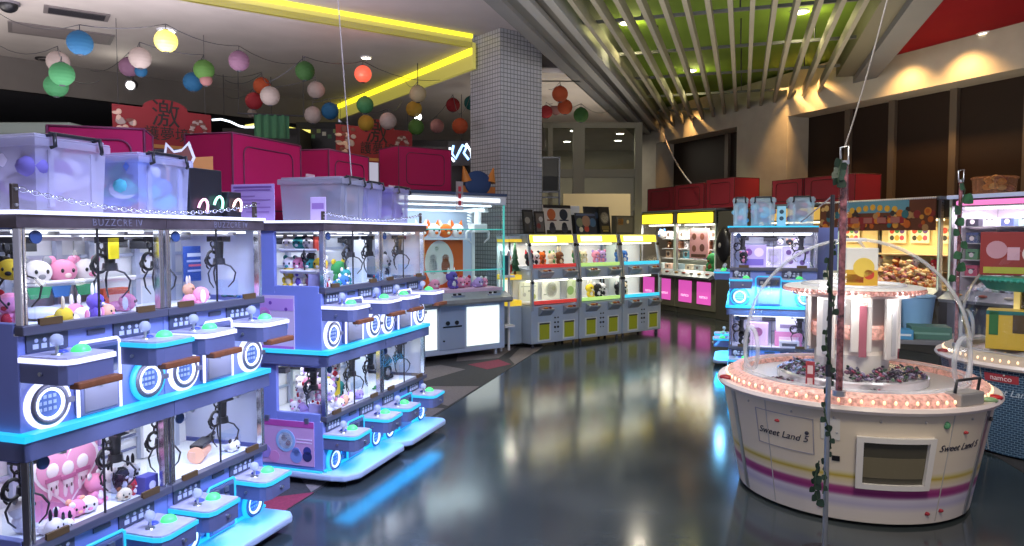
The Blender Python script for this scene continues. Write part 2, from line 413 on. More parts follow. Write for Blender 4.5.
# ------------------------------------------------------------------ soft toys and other prizes
CN = {'white': 'ece6ec', 'pink': 'e58fb4', 'yellow': 'e8c93a', 'black': '22222a', 'purple': '6a55b8', 'teal': '2f8f8f', 'orange': 'e2691f', 'cream': 'e8d7b8',
      'blue': '3f78c8', 'red': 'b8283a', 'green': '3f9a58', 'brown': '7a4a2e', 'grey': '8d8d98', 'lilac': 'b79ada', 'peach': 'eab090'}
def toy(org, size, c1, c2, label, rz=0., ears='round', pose='sit', group=None, tilt=0.):
    """soft toy of height ~size whose face looks along its local +X"""
    m1, m2 = cm(CN[c1], .9), cm(CN[c2], .9); s = size
    t = thing('plush_toy', label, 'plush toy', org, rz, group)
    hz = .62*s if pose == 'sit' else .30*s
    T = mv(0, 0, 0) @ rot('X', tilt)
    b = MB(); b.M = T
    if pose == 'sit':
        b.sph((0, 0, .24*s), (.21*s, .23*s, .25*s), 12, 8)
        for k in (-1, 1):
            b.sph((.17*s, k*.14*s, .09*s), (.15*s, .09*s, .085*s), 9, 6); b.sph((.12*s, k*.23*s, .30*s), (.08*s, .07*s, .14*s), 9, 6)
    elif pose == 'lie':
        b.sph((-.30*s, 0, .17*s), (.30*s, .2*s, .17*s), 12, 8)
        for k in (-1, 1):
            b.sph((-.05*s, k*.22*s, .08*s), (.16*s, .07*s, .07*s), 9, 6); b.sph((-.55*s, k*.14*s, .07*s), (.13*s, .08*s, .07*s), 9, 6)
    b.sph((0, 0, hz), (.27*s, .32*s, .28*s), 14, 9)
    o = b.build('body', m1, t)
    for k in (-1, 1):
        e = MB(); e.M = T
        if ears == 'round': e.sph((-.02*s, k*.23*s, hz+.25*s), (.05*s, .11*s, .11*s), 9, 6)
        elif ears == 'long': e.sph((-.02*s, k*.13*s, hz+.40*s), (.05*s, .075*s, .23*s), 9, 7)
        elif ears == 'flop': e.sph((0, k*.33*s, hz-.02*s), (.09*s, .07*s, .22*s), 9, 7)
        else: e.cyl((-.02*s, k*.18*s, hz+.16*s), (-.02*s, k*.24*s, hz+.44*s), .11*s, .01*s, 9)
        e.build('ear', m2, t)
        e = MB(); e.M = T; e.sph((.245*s, k*.12*s, hz+.02*s), (.035*s, .035*s, .05*s), 8, 6); e.build('eye', BLACK, t)
    e = MB(); e.M = T; e.sph((.25*s, 0, hz-.09*s), (.05*s, .08*s, .06*s), 8, 6); e.build('muzzle', m2 if c1 != c2 else cm('f2d6d6', .9), t)
    if c1 != c2 and pose == 'sit':
        e = MB(); e.M = T; e.sph((.12*s, 0, .24*s), (.12*s, .15*s, .17*s), 10, 7); e.build('belly', m2, t)
    return t

def box_thing(name, label, cat, org, rz, dims, bg, art=(), group=None, art_face='x', bev=.004):
    """box of prizes: local X is its front, Y its width, origin at base centre; art = (y, z, r or (w,h), colour)"""
    dx, dy, dz = dims
    t = thing(name, label, cat, org, rz, group)
    b = MB(); b.box(-dx/2, dx/2, -dy/2, dy/2, 0, dz); b.build('box' if name != 'poster_board' else 'board', cm(bg), t, bev)
    for (y, z, r, c) in art:
        b = MB()
        if isinstance(r, tuple) and len(r) == 3: b.prism([(y+r[0]/2*math.cos(PI*i/16), z+r[1]/2*math.sin(PI*i/16)) for i in range(32)], dx/2, dx/2+.003, 0, FACE_X)
        elif isinstance(r, tuple): b.box(dx/2, dx/2+.0025, y-r[0]/2, y+r[0]/2, z-r[1]/2, z+r[1]/2)
        else: b.disc((dx/2, y, z), r, .003, 'x', 20)
        b.build('printed_shape', cm(c), t)
    return t

def lumps(name, label, cat, org, rz, ext, cols, n, sz, group=None, kind='stuff', seed=3, parent=None, mound=.5):
    """a heap of small wrapped sweets or trinkets nobody could count"""
    r = random.Random(seed); b = MB()
    for i in range(n):
        a, q = r.uniform(0, 2*PI), math.sqrt(r.random())
        z = sz*.5+ext[2]*(1-q**1.5)*r.uniform(.2, 1.)
        M = mv(ext[0]*q*math.cos(a), ext[1]*q*math.sin(a), z) @ rot('Z', r.uniform(0, 6)) @ rot('Y', r.uniform(-.7, .7))
        k = r.randrange(len(cols)); b.sph((0, 0, 0), (sz, sz*.6, sz*.45), 6, 4, k, M)
    o = b.build(name, [cm(c, .3) for c in cols], parent)
    o.location = org; o.rotation_euler = (0, 0, rz)
    if parent is None: tag(o, label, cat, group)
    o['kind'] = kind
    return o

WA, WB, BS = .725, .79, .63
A1 = crane_unit(row(-1.45), ROWA, WA, 'nearest double-deck crane game in the left row, three plush heads on its upper shelf', (LEDW, LEDC), (LEDC, LEDC), name_s='BUZZCRE IV', tags=(None, 'f0dc20', None, None), far=False)
A2 = crane_unit(row(-1.447+WA), ROWA, WA, 'second double-deck crane game of the left row, blue notice behind its upper glass', (LEDW, LEDW), (LEDC, LEDC), near=False, name_s='BUZZCRE IV')
B1 = crane_unit(row(BS), ROWA, WB, 'third double-deck crane game, its end windows full of plush, pink poster below', (LEDW, LEDW), (LEDC, LEDC), tags=('c0392b', None, None, None), glow=1.2, far=False)
B2 = crane_unit(row(BS+WB+.003), ROWA, WB, 'farthest double-deck crane game of the left row, just before the wide white machine', (LEDW, LEDW), (LEDC, LEDC), near=False, glow=1.1)
CW = .87
CO = Vector((.2982*7.8, 7.8, 0)); CA = math.radians(-107.5)
C1 = crane_unit(CO, CA, CW, 'cyan-lit double-deck crane game behind the clear dome, facing the camera', (LEDC, LEDC), (LEDC, LEDC), near=True, top=LEDC, rest=False, glow=1.4, tint=(.8, .78, 1.))
C2O = CO+U*(DEP+.06+.8)
C2 = crane_unit(C2O, math.radians(162.5), .8, 'cyan-lit crane game of which only side trays show left of the other', (LEDC, LEDC), (LEDC, LEDC), near=True, top=LEDC, rest=False)

# --- prizes. rp(s,p,z): s along the left row, p out towards the aisle
FA = ROWA      # toys in the left row face the aisle
UF, LF = 1.276, .433      # floors of the upper and lower windows
def shelf(parent_unit, y0, y1, z, x0=-.50, x1=-.36):
    b = MB(); b.box(x0, x1, y0, y1, z-.012, z); b.tube([(x1, y0, z+.004), (x1, y1, z+.004)], .01, 6)
    return b.build('prize_shelf', WHITE, parent_unit)
Y1 = lambda px, p: sp(px, p)+1.45          # along the first game
shelf(A1, Y1(30, -.44), .70, 1.432, -.55, -.36)
for i, (px, c1, c2, e) in enumerate(((36, 'white', 'grey', 'round'), (62, 'pink', 'pink', 'round'), (86, 'white', 'pink', 'round'))):
    toy(row(sp(px, -.45), -.45, 1.42), .20, c1, c2, ['white plush head, left one on the upper shelf of the nearest crane game', 'pink plush head between two white ones on the nearest game\'s shelf', 'white hooded plush head, right one on the nearest game\'s upper shelf'][i], FA-.25, e, 'head')
tl = [(62, -.10, .13, 'yellow', 'cream', 'yellow plush toy lying at the left glass of the nearest upper window', 'lie', .9),
      (80, -.12, .11, 'white', 'pink', 'white plush toy beside the yellow one in the nearest upper window', 'lie', 1.4),
      (94, -.15, .13, 'purple', 'white', 'purple plush toy near the pane joint of the nearest upper window', 'sit', .3),
      (74, -.24, .12, 'pink', 'white', 'pink plush toy behind the yellow one in the nearest upper window', 'lie', 2.),
      (106, -.13, .11, 'peach', 'pink', 'small peach plush toy right of the pane joint, nearest upper window', 'lie', .2),
      (126, -.30, .15, 'pink', 'white', 'pink plush toy under the claw in the nearest upper window', 'lie', .6),
      (8, -.20, .16, 'pink', 'red', 'pink plush toy at the end glass by the photo\'s left edge', 'sit', -1.2),
      (5, -.13, .15, 'yellow', 'black', 'yellow and black plush toy hanging high at the end glass, left photo edge', 'head', -.9),
      (200, -.22, .16, 'pink', 'white', 'pink plush toy lying in front of the blue notice', 'lie', .9),
      (188, -.33, .12, 'peach', 'white', 'peach plush toy right behind the pink one by the blue notice', 'sit', .3),
      (238, -.30, .15, 'teal', 'white', 'teal plush toy at the right of the second game\'s upper window', 'lie', .2),
      (250, -.20, .12, 'blue', 'teal', 'small blue plush toy at the right front of the second game\'s upper window', 'lie', 1.2),
      (229, -.44, .17, 'white', 'teal', 'white plush toy at the back right of the second game\'s upper window', 'sit', .2)]
for (s, p, sz, c1, c2, lb, po, a) in tl:
    z = 1.47 if 'hanging' in lb else UF
    toy(row(max(sp(s, p), -1.38) if 'photo' in lb else sp(s, p), p, z), sz, c1, c2, lb, FA+a, RND.choice(['round', 'long', 'flop']), po)
box_thing('prize_box', 'flat orange-red prize box at the back of the nearest upper window', 'box', row(sp(112, -.40), -.40, UF), FA, (.05, .16, .11), 'd8603c', [(0, .06, (.1, .04), 'f2d9c8')])
box_thing('notice_board', 'blue notice with white lines behind the second game\'s upper glass', 'notice', row(sp(194, -.42), -.42, 1.385), FA, (.01, .17, .20), '2c50a8', [(0, .15, (.12, .02), 'c8d4f0'), (0, .115, (.13, .012), 'a8b8e8'), (0, .09, (.1, .012), 'd86a8a'), (0, .06, (.12, .012), 'a8b8e8')])
shelf(A2, .02, .22, 1.43, -.55, -.40)
for i, (c, w) in enumerate((('3f9a6a', .12), ('3a6fb0', .10), ('3f9a6a', .13))):
    b = MB(); b.prism([(0, 0), (w, 0), (w*.85, -.05), (w*.15, -.05)], -.004, .004, 0, FACE_X)
    o = tag(b.build('hanging_cloth', cm(c, .9)), ['green cloth hanging under the left plush head', 'blue cloth hanging between two green ones under the plush heads', 'green cloth hanging under the right plush head'][i], 'cloth')
    o.location = row(sp(36+24*i, -.352)-.05, -.352, 1.42); o.rotation_euler = (0, 0, ROWA)
for i in range(3):
    b = MB(); b.sph((0, 0, .03), (.10, .075, .03), 14, 6)
    o = tag(b.build('white_tray', cm('cfd2e4', .5)), ['left', 'middle', 'right'][i]+' white oval pad on the back ledge of the nearest upper window', 'pad'); o.location = row(sp(40+24*i, -.36), -.36, UF)

# lower window of the nearest game: pink heart board, plush heap
hb = thing('heart_board', 'pink board with a white heart and three bunnies in the nearest lower window', 'sign board', row(sp(60, -.25), -.25, LF), ROWA)
b = MB(); b.box(-.012, 0, -.165, .165, 0, .335); b.build('board', cm('d88fb8'), hb, .004)
def heart(w, n=40):
    pts = []
    for i in range(n):
        a = 2*PI*i/n
        pts.append((w*math.sin(a)**3, w*(.8125*math.cos(a)-.3125*math.cos(2*a)-.125*math.cos(3*a)-.0625*math.cos(4*a))))
    return pts
b = MB(); b.prism(heart(.165), 0, .003, 0, mv(0, 0, .175) @ FACE_X); b.build('heart_outline', cm('f4e8f4'), hb)
b = MB(); b.prism(heart(.150), .003, .005, 0, mv(0, 0, .176) @ FACE_X); b.build('heart', cm('e39cc4'), hb)
for k in (-1, 0, 1):
    b = MB(); y = k*.075; z = .20+(0 if k else -.01)
    b.sph((.006, y, z), (.004, .031, .033), 12, 7)
    for q in (-1, 1): b.sph((.006, y+q*.016, z-.095), (.003, .011, .03), 8, 6)
    b.sph((.006, y, z-.055), (.004, .029, .028), 10, 6, 0)
    b.box(.008, .011, y-.037, y+.037, z-.046, z-.028, 1)
    b.sph((.011, y-.012, z-.075), (.002, .004, .009), 6, 5, 2); b.sph((.011, y+.012, z-.075), (.002, .004, .009), 6, 5, 2)
    b.build('bunny', [cm('f2e6f2'), cm('c06a9c'), cm('5a3a4a')], hb)
for (px, p, sz, c1, c2, po, lb) in (
    (56, -.12, .13, 'pink', 'white', 'lie', 'pink plush toy lying left under the heart board'),
    (68, -.15, .13, 'pink', 'peach', 'lie', 'second pink plush toy lying under the heart board'),
    (80, -.14, .13, 'white', 'pink', 'lie', 'white plush toy right under the heart board\'s corner'),
    (88, -.21, .15, 'pink', 'white', 'sit', 'pink plush toy sitting against the right edge of the heart board'),
    (45, -.07, .12, 'white', 'black', 'lie', 'white and black plush toy at the left front of the nearest lower window'),
    (58, -.055, .09, 'white', 'black', 'lie', 'small white plush toy with black ears under the left lower claw'),
    (12, -.22, .17, 'white', 'grey', 'sit', 'white plush toy at the lower end glass, left photo edge'),
    (104, -.26, .13, 'white', 'black', 'sit', 'white plush toy with black ears, front left of the lower heap'),
    (114, -.22, .13, 'black', 'white', 'sit', 'black plush toy with a white face, middle of the lower heap'),
    (125, -.22, .13, 'white', 'black', 'sit', 'white and black plush toy, right front of the lower heap'),
    (128, -.13, .08, 'red', 'white', 'sit', 'small red plush toy in front of the lower heap of black and white toys'),
    (118, -.11, .10, 'cream', 'brown', 'lie', 'cream plush toy lying in front of the lower black and white heap')):
    toy(row(max(sp(px, p), -1.36), p, LF), sz, c1, c2, lb, FA+RND.uniform(-.5, .5), 'long' if c2 == 'black' else 'round', po)
for k, z in enumerate((LF+.16,)):
    b = MB(); b.box(-.54, -.36, .48, .715, z-.01, z); b.build('prize_shelf', WHITE, A1)
for i, (c1, c2) in enumerate((('purple', 'white'), ('white', 'black'), ('lilac', 'white'))):
    toy(row(-1.45+.53+.075*i, -.43, LF+.161), .14, c1, c2, ['purple', 'black-eared white', 'lilac'][i]+' plush toy on the shelf at the back of the nearest lower window', FA, 'pointed')
box_thing('prize_box', 'violet prize box at the right front corner of the nearest lower window', 'box', row(sp(141, -.09), -.09, LF), FA, (.06, .08, .085), '4a4a9a', [(0, .04, .02, 'd0d0f0')])
# lower window of the second game
ro = thing('hair_dryer_prize', 'black and peach prize lying on the white floor of the second lower window', 'prize', row(sp(196, -.2), -.2, LF), FA+.35)
b = MB(); b.cyl((0, -.07, .045), (0, .08, .045), .045, .03, 14); b.build('roll', cm(CN['peach'], .6), ro)
b = MB(); b.box(-.035, .035, -.06, .12, .078, .098); b.cyl((0, .10, .09), (0, .20, .095), .016, .012, 10); b.build('cover', BLACK, ro, .006)
for i in range(4):
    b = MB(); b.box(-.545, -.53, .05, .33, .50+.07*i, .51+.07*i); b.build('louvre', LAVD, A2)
b = MB(); b.box(-.53, -.50, .35, .43, .44, .78); b.build('inner_column', WHITEIN, A2)
toy(row(-1.45+WA+.62, -.13, LF), .12, 'white', 'black', 'black and white plush toy at the right end of the second lower window', FA, 'round', 'lie')
toy(row(-1.45+WA+.09, -.10, LF), .09, 'cream', 'green', 'tiny cream plush toy at the left end of the second lower window', FA, 'round', 'sit')

# third game: end window with three shelves of plush, lower heap behind the end glass
for k, z in enumerate((UF+.02, 1.405, 1.545)):
    if k: b = MB(); b.box(-.36, -.08, .05, .25, z-.012, z); b.tube([(-.36, .05, z+.004), (-.08, .05, z+.004)], .009, 6); b.build('prize_shelf', WHITE, B1)
    for i in range(4 if k < 2 else 3):
        c1, c2 = [('yellow', 'cream'), ('white', 'purple'), ('cream', 'pink'), ('white', 'peach'), ('white', 'teal'), ('pink', 'white'), ('teal', 'white'), ('yellow', 'white'), ('white', 'cream'), ('teal', 'white'), ('white', 'grey')][k*4+i]
        toy(row(BS+.12, -.33+.078*i, z), .165, c1, c2, '%s and %s plush toy, %s from left, %s shelf of the end window' % (c1, c2, ORD[i], ('bottom', 'middle', 'top')[k]), -PI/2+ROWA, 'round', 'head' if k else 'sit')
box_thing('notice_card', 'plain lilac card standing inside the upper end window', 'card', row(BS+.055, -.10, UF+.03), -PI/2+ROWA, (.006, .10, .10), 'a9a4cf')
box_thing('notice_card', 'plain lilac card standing inside the lower end window', 'card', row(BS+.055, -.11, LF+.005), -PI/2+ROWA, (.006, .10, .09), 'b7a9d6')
pal = [('white', 'pink'), ('white', 'lilac'), ('pink', 'white'), ('white', 'grey'), ('white', 'red'), ('lilac', 'white')]
for r_ in range(4):
    for i in range(4):
        c1, c2 = pal[(r_*4+i*5+r_//2) % 6]
        o = toy(row(BS+.16+.035*r_-.02*(i % 2), -.335+.078*i+.025*(r_ % 2), LF+.005+.078*r_), .13, c1, c2, '%s plush toy, %s from left, %s layer behind the lower end glass' % (c1, ORD[i], ['bottom', 'second', 'third', 'top'][r_]), -PI/2+ROWA+RND.uniform(-.7, .7), 'round', 'sit' if r_ % 2 else 'lie')
# third game, front windows
for (s, p, sz, c1, c2, lb, po) in (
    (.20, -.12, .13, 'white', 'red', 'white and red plush toy at the left front of the third upper window', 'sit'),
    (.30, -.16, .12, 'white', 'blue', 'white and blue plush toy left of the joint in the third upper window', 'lie'),
    (.48, -.14, .15, 'blue', 'white', 'blue plush toy right of the joint in the third upper window', 'lie'),
    (.58, -.18, .14, 'teal', 'white', 'teal plush toy in the middle right of the third upper window', 'sit'),
    (.40, -.30, .20, 'white', 'teal', 'large white plush toy at the back of the third upper window', 'sit'),
    (.66, -.28, .20, 'green', 'yellow', 'pale green plush toy at the right back of the third upper window', 'sit'),
    (.28, -.34, .17, 'white', 'grey', 'white plush toy at the left back of the third upper window', 'sit'),
    (.52, -.38, .22, 'white', 'lilac', 'tall white plush toy behind the blue one in the third upper window', 'sit'),
    (.38, -.12, .10, 'teal', 'white', 'small teal plush toy at the joint of the third upper window', 'lie')):
    toy(row(BS+s, p, UF), sz, c1, c2, lb, FA+RND.uniform(-.4, .4), 'round', po)
for (s, p, sz, c1, c2, lb, po) in (
    (.34, -.10, .13, 'white', 'pink', 'white plush toy at the left front of the third lower window', 'lie'),
    (.44, -.12, .13, 'peach', 'white', 'peach plush toy left of the joint in the third lower window', 'lie'),
    (.54, -.13, .13, 'white', 'lilac', 'white and lilac plush toy right of the joint in the third lower window', 'lie'),
    (.65, -.12, .12, 'lilac', 'white', 'lilac plush toy at the right front of the third lower window', 'lie'),
    (.50, -.25, .15, 'white', 'grey', 'white and grey plush toy behind the front row of the third lower window', 'sit'),
    (.62, -.27, .15, 'teal', 'black', 'teal and black plush toy at the right back of the third lower window', 'sit')):
    toy(row(BS+s, p, LF), sz, c1, c2, lb, FA+RND.uniform(-.4, .4), 'round', po)
box_thing('poster_board', 'yellow board with grey figures leaning in the third lower window', 'board', row(BS+.43, -.2, LF+.06), FA, (.012, .17, .24), 'd8c832', [(0, .15, .05, '8f96a8'), (0, .07, .04, '5c6270'), (.045, .12, .018, '30323a')])
box_thing('poster_board', 'green and black print standing at the back right of the third lower window', 'board', row(BS+.62, -.40, LF), FA, (.012, .22, .32), '3d8a78', [(-.05, .2, .05, '1b2a30'), (.05, .12, .055, '16323a'), (.03, .25, .03, 'c8d8c0')])
box_thing('poster_board', 'blank white board behind the upper glass of the farthest left-row game', 'board', row(BS+WB+.24, -.33, UF), FA, (.012, .26, .36), 'dfe6f2')
box_thing('poster_board', 'blank white board behind the lower glass of the farthest left-row game', 'board', row(BS+WB+.24, -.33, LF), FA, (.012, .26, .32), 'cfdcee')
toy(row(BS+WB+.20, -.12, LF), .10, 'green', 'yellow', 'small green plush toy left in the farthest lower window', FA, 'round', 'lie')
toy(row(BS+WB+.14, -.12, UF), .10, 'black', 'red', 'small black plush toy left in the farthest upper window', FA, 'round', 'lie')
toy(row(BS+WB+.60, -.3, UF), .24, 'grey', 'black', 'grey plush toy at the right of the farthest upper window', FA, 'round', 'sit')
toy(row(BS+WB+.60, -.3, LF), .24, 'black', 'grey', 'black plush toy at the right of the farthest lower window', FA, 'pointed', 'sit')

# posters on the near end of the third game
def end_poster(parent, x0, x1, z0, z1, bg, arts, clips=True):
    b = MB(); b.box(x0, x1, -.007, -.001, z0, z1); p = b.build('end_poster', cm(bg, .45), parent)
    for (x, z, r, c) in arts:
        b = MB()
        if isinstance(r, tuple): b.box(x-r[0]/2, x+r[0]/2, -.009, -.007, z-r[1]/2, z+r[1]/2)
        else: b.disc((x, -.007, z), r, -.0025, 'y', 20)
        b.build('printed_shape', cm(c), p)
    for x in ((x0+.06, x1-.05) if clips else ()):
        b = MB(); b.box(x-.015, x+.015, -.012, -.001, z1-.012, z1+.025); b.build('clip', STEEL, p)
end_poster(B1, -.50, -.085, .125, .42, 'c49ac8', [(-.30, .285, .075, '8fb4e0'), (-.30, .285, .055, 'dfe6f4'), (-.31, .30, .022, '7a5a70'), (-.28, .27, .02, 'a04a60'), (-.29, .40, (.41, .04), 'b04a9c'),
    (-.22, .185, .045, '7f96d8'), (-.22, .215, .03, '6a86cc'), (-.135, .19, .035, '2b3568'), (-.135, .225, .03, '34408a'), (-.39, .17, .04, 'd08ac0'), (-.46, .2, .045, '9a86d0'), (-.16, .30, (.12, .008), 'd8c8e8'), (-.16, .28, (.12, .008), 'd8c8e8')])
end_poster(B1, -.52, -.22, .79, 1.25, 'c8b4d0', [(-.37, 1.19, (.29, .08), 'b48ad0'), (-.45, 1.12, .05, 'c47ac0'), (-.45, 1.12, .03, 'c8b4d0'), (-.30, 1.05, .035, '7f9ad8'), (-.37, .87, (.29, .09), 'b464b4'), (-.36, .855, (.25, .04), '8cc0e8'), (-.35, .815, (.29, .03), 'c490c8'), (-.28, 1.16, .012, '6a3a9a'), (-.40, 1.2, .012, '6a3a9a')], False)
# ------------------------------------------------------------------ wide white crane game
GDIR = math.radians(-51.5)
def frame(org, rz):
    M = mv(*org) @ rot('Z', rz)
    return lambda x, y, z=0: M @ Vector((x, y, z))
WHT = mat('machine_white', (.62, .66, .72), .4, .1, noise=.05, ns=3)
GLEDGE = mat('glass_edge', (.10, .55, .50), .2, emit=(.1, .9, .75), es=.25)
LEDGE = mat('ledge_steel', (.30, .33, .38), .35, .4, noise=.08, ns=12)
WW, WD = 1.75, .75
wo = Vector((-.10, 10.05, 0))-Vector((.783, .6225, 0))*WW
wf = frame(wo, GDIR)
w = thing('crane_game', 'wide white crane game with glass box and two lit white panels, at the aisle\'s end', 'crane game', wo, GDIR)
b = MB(); b.box(-WD, 0, 0, WW, .09, .80); b.box(-WD, -WD+.03, 0, WW, .8, 2.1); b.build('cabinet', mat('machine_blue_grey', (.46, .55, .72), .4, .2), w, .008)
for ya, yb in ((.10, .64), (1.11, 1.65)):
    b = MB(); b.box(0, .008, ya, yb, .17, .69); b.build('light_panel', led('panel_white', (.88, 1., .95), .85), w)
b = MB(); b.box(0, .012, .68, 1.07, .15, .74); cp = b.build('coin_door', mat('door_blue_grey', (.36, .45, .62), .4, .3), w, .004)
b = MB()
for i in range(2): b.cyl((.012, .80+.14*i, .50), (.03, .80+.14*i, .50), .028, n=12)
b.box(.012, .02, .73, 1.02, .44, .46); b.cyl((.012, .74, .27), (.025, .74, .27), .012, n=8); b.build('coin_slot', BLACK, cp)
b = MB(); b.prism([(-.06, .80), (.16, .74), (.19, .77), (.17, .81), (-.04, .90)], 0, WW, 0, Matrix(((1, 0, 0, 0), (0, 0, 1, 0), (0, 1, 0, 0), (0, 0, 0, 1)))); ct = b.build('control_ledge', LEDGE, w)
for y in (.35, .92, 1.5):
    b = MB(); b.box(.02, .10, y-.1, y+.1, .835, .86); bp = b.build('button_plate', STEEL, ct)
    b = MB(); b.cyl((.06, y-.04, .86), (.06, y-.04, .885), .022, n=12); b.cyl((.06, y+.04, .86), (.06, y+.04, .885), .022, n=12); b.build('push_button', BLACK, bp)
PANEC = glass('cyan_pane', (.94, 1., .99), 1.3)
for nm, bx in (('front_pane', (-.012, 0, .01, WW-.01)), ('side_pane', (-WD+.03, -.012, .006, .014)), ('side_pane', (-WD+.03, -.012, WW-.014, WW-.006))):
    b = MB(); b.box(*bx, .88, 2.06); b.build(nm, PANEC, w)
b = MB()
for y in (.012, WW-.012):
    b.box(-.012, .003, y-.012, y+.012, .86, 2.06)
for z in (1.18, 1.72): b.box(-.008, .003, .02, WW-.02, z-.008, z+.008)
b.build('glass_edge', GLEDGE, w)
b = MB(); b.box(-WD, -WD+.05, WW-.05, WW, .8, 2.06); b.box(-WD, -WD+.05, 0, .05, .8, 2.06); b.build('corner_post', WHT, w)
b = MB(); b.box(-WD, .02, -.01, WW+.01, 2.05, 2.17); b.box(-.2, -.16, .1, WW-.1, 2.03, 2.05, 1); hd = b.build('header', [WHT, led('tube_white', (.85, .9, 1.), 2.)], w, .01)
b = MB(); b.box(-WD, .03, -.02, WW+.02, 2.17, 2.205); b.build('top_edge', mat('top_edge', (.05, .08, .16), .3, .3), hd)
b = MB(); b.box(.02, .028, .1, WW-.1, 2.085, 2.135); b.build('header_light', led('header_white', (.85, .95, 1.), 1.3), hd)
b = MB(); b.box(-WD+.04, -.015, .02, WW-.02, .80, .93); b.build('play_floor', cm('e8b8d8', .7), w)
b = MB(); b.box(-.6, -.1, 1.48, 1.54, 1.98, 2.02); b.box(-.37, -.30, .05, WW-.05, 1.96, 1.985); b.build('gantry_rail', WHITE, w)
b = MB(); b.cyl((-.3, 1.51, 1.97), (-.3, 1.51, 1.78), .05, n=12); b.box(-.38, -.22, 1.40, 1.62, 1.68, 1.80); c_ = b.build('claw', WHITE, w, .01)
for k in (-1, 1):
    b = MB(); b.tube([(-.3, 1.51+k*.1, 1.74), (-.3, 1.51+k*.19, 1.68), (-.3, 1.51+k*.19, 1.60), (-.3, 1.51+k*.11, 1.54)], [.022, .02, .016, .01], 7); b.build('claw_arm', WHITE, c_)
b = MB(); b.tube([(-.3+.03*math.cos(i*1.2), 1.40+.03*math.sin(i*1.2)-.03, 1.99-.008*i) for i in range(26)], .008, 5); b.build('feed_cable', WHITE, c_)
for x in (-.08, -WD+.08):
    for y in (.1, WW-.1):
        b = MB(); b.cyl((x, y, 0), (x, y, .09), .03, .02, 10); b.build('foot', STEEL, w)
light('AREA', wf(-.35, WW/2, 2.0), 11, (.85, .95, 1.), .5, 1.5, rot('Z', GDIR))
box_thing('poster_board', 'orange board with a white oval and two fox figures in the wide white machine', 'board', wf(-.42, .95, .93), GDIR, (.02, .78, .66), 'e06a24', [(0, .34, (.46, .60, 0), 'eef4ee'), (-.10, .29, (.13, .22, 0), '8fa4b0'), (.10, .29, (.14, .22, 0), 'a86a4a'), (-.10, .40, .055, 'a8bcc8'), (.10, .40, .055, 'c07a50'), (-.04, .53, .03, '4a9a60'), (-.26, .45, .04, 'f2b04a'), (.27, .2, .05, 'c04a1a')])
b = MB(); b.box(-.52, -.30, .50, 1.38, 1.58, 1.60); b.build('prize_shelf', WHITE, w)
for i, (c1, c2) in enumerate((('orange', 'white'), ('white', 'orange'), ('orange', 'cream'), ('white', 'orange'))):
    toy(wf(-.40, .66+.19*i, 1.601), .34, c1, c2, '%s fox plush, %s from the left above the orange oval board' % (c1, ORD[i]), GDIR, 'pointed', 'head')
for i, (y, x, c1, c2, po, sz) in enumerate(((.70, -.14, 'pink', 'white', 'lie', .24), (.98, -.16, 'purple', 'white', 'sit', .27), (1.15, -.2, 'pink', 'white', 'lie', .25), (1.3, -.3, 'pink', 'red', 'lie', .25), (1.42, -.16, 'lilac', 'white', 'lie', .24), (1.55, -.22, 'pink', 'white', 'lie', .22))):
    toy(wf(x, y, .931), sz, c1, c2, '%s plush toy, %s from the left on the floor of the wide white machine' % (c1, ORD[i]), GDIR+RND.uniform(-.3, .3), 'pointed' if c1 == 'purple' else 'round', po)
# white stand on the right of it
st = thing('tool_stand', 'white tubular stand between the wide white machine and the two-tier games', 'stand', wf(-.2, WW+.16, 0), GDIR)
b = MB(); b.tube([(0, -.07, 0), (0, -.07, 1.42), (0, .07, 1.42), (0, .07, 0)], .018, 8); b.build('frame', WHITE, st)
for z in (.35, .75, 1.05):
    b = MB(); b.box(-.02, .12, -.085, .085, z, z+.03); b.build('crossbar', WHITE, st)
b = MB(); b.box(-.012, .012, -.05, .05, 1.08, 1.36); b.build('panel', cm('2b4a5c'), st)

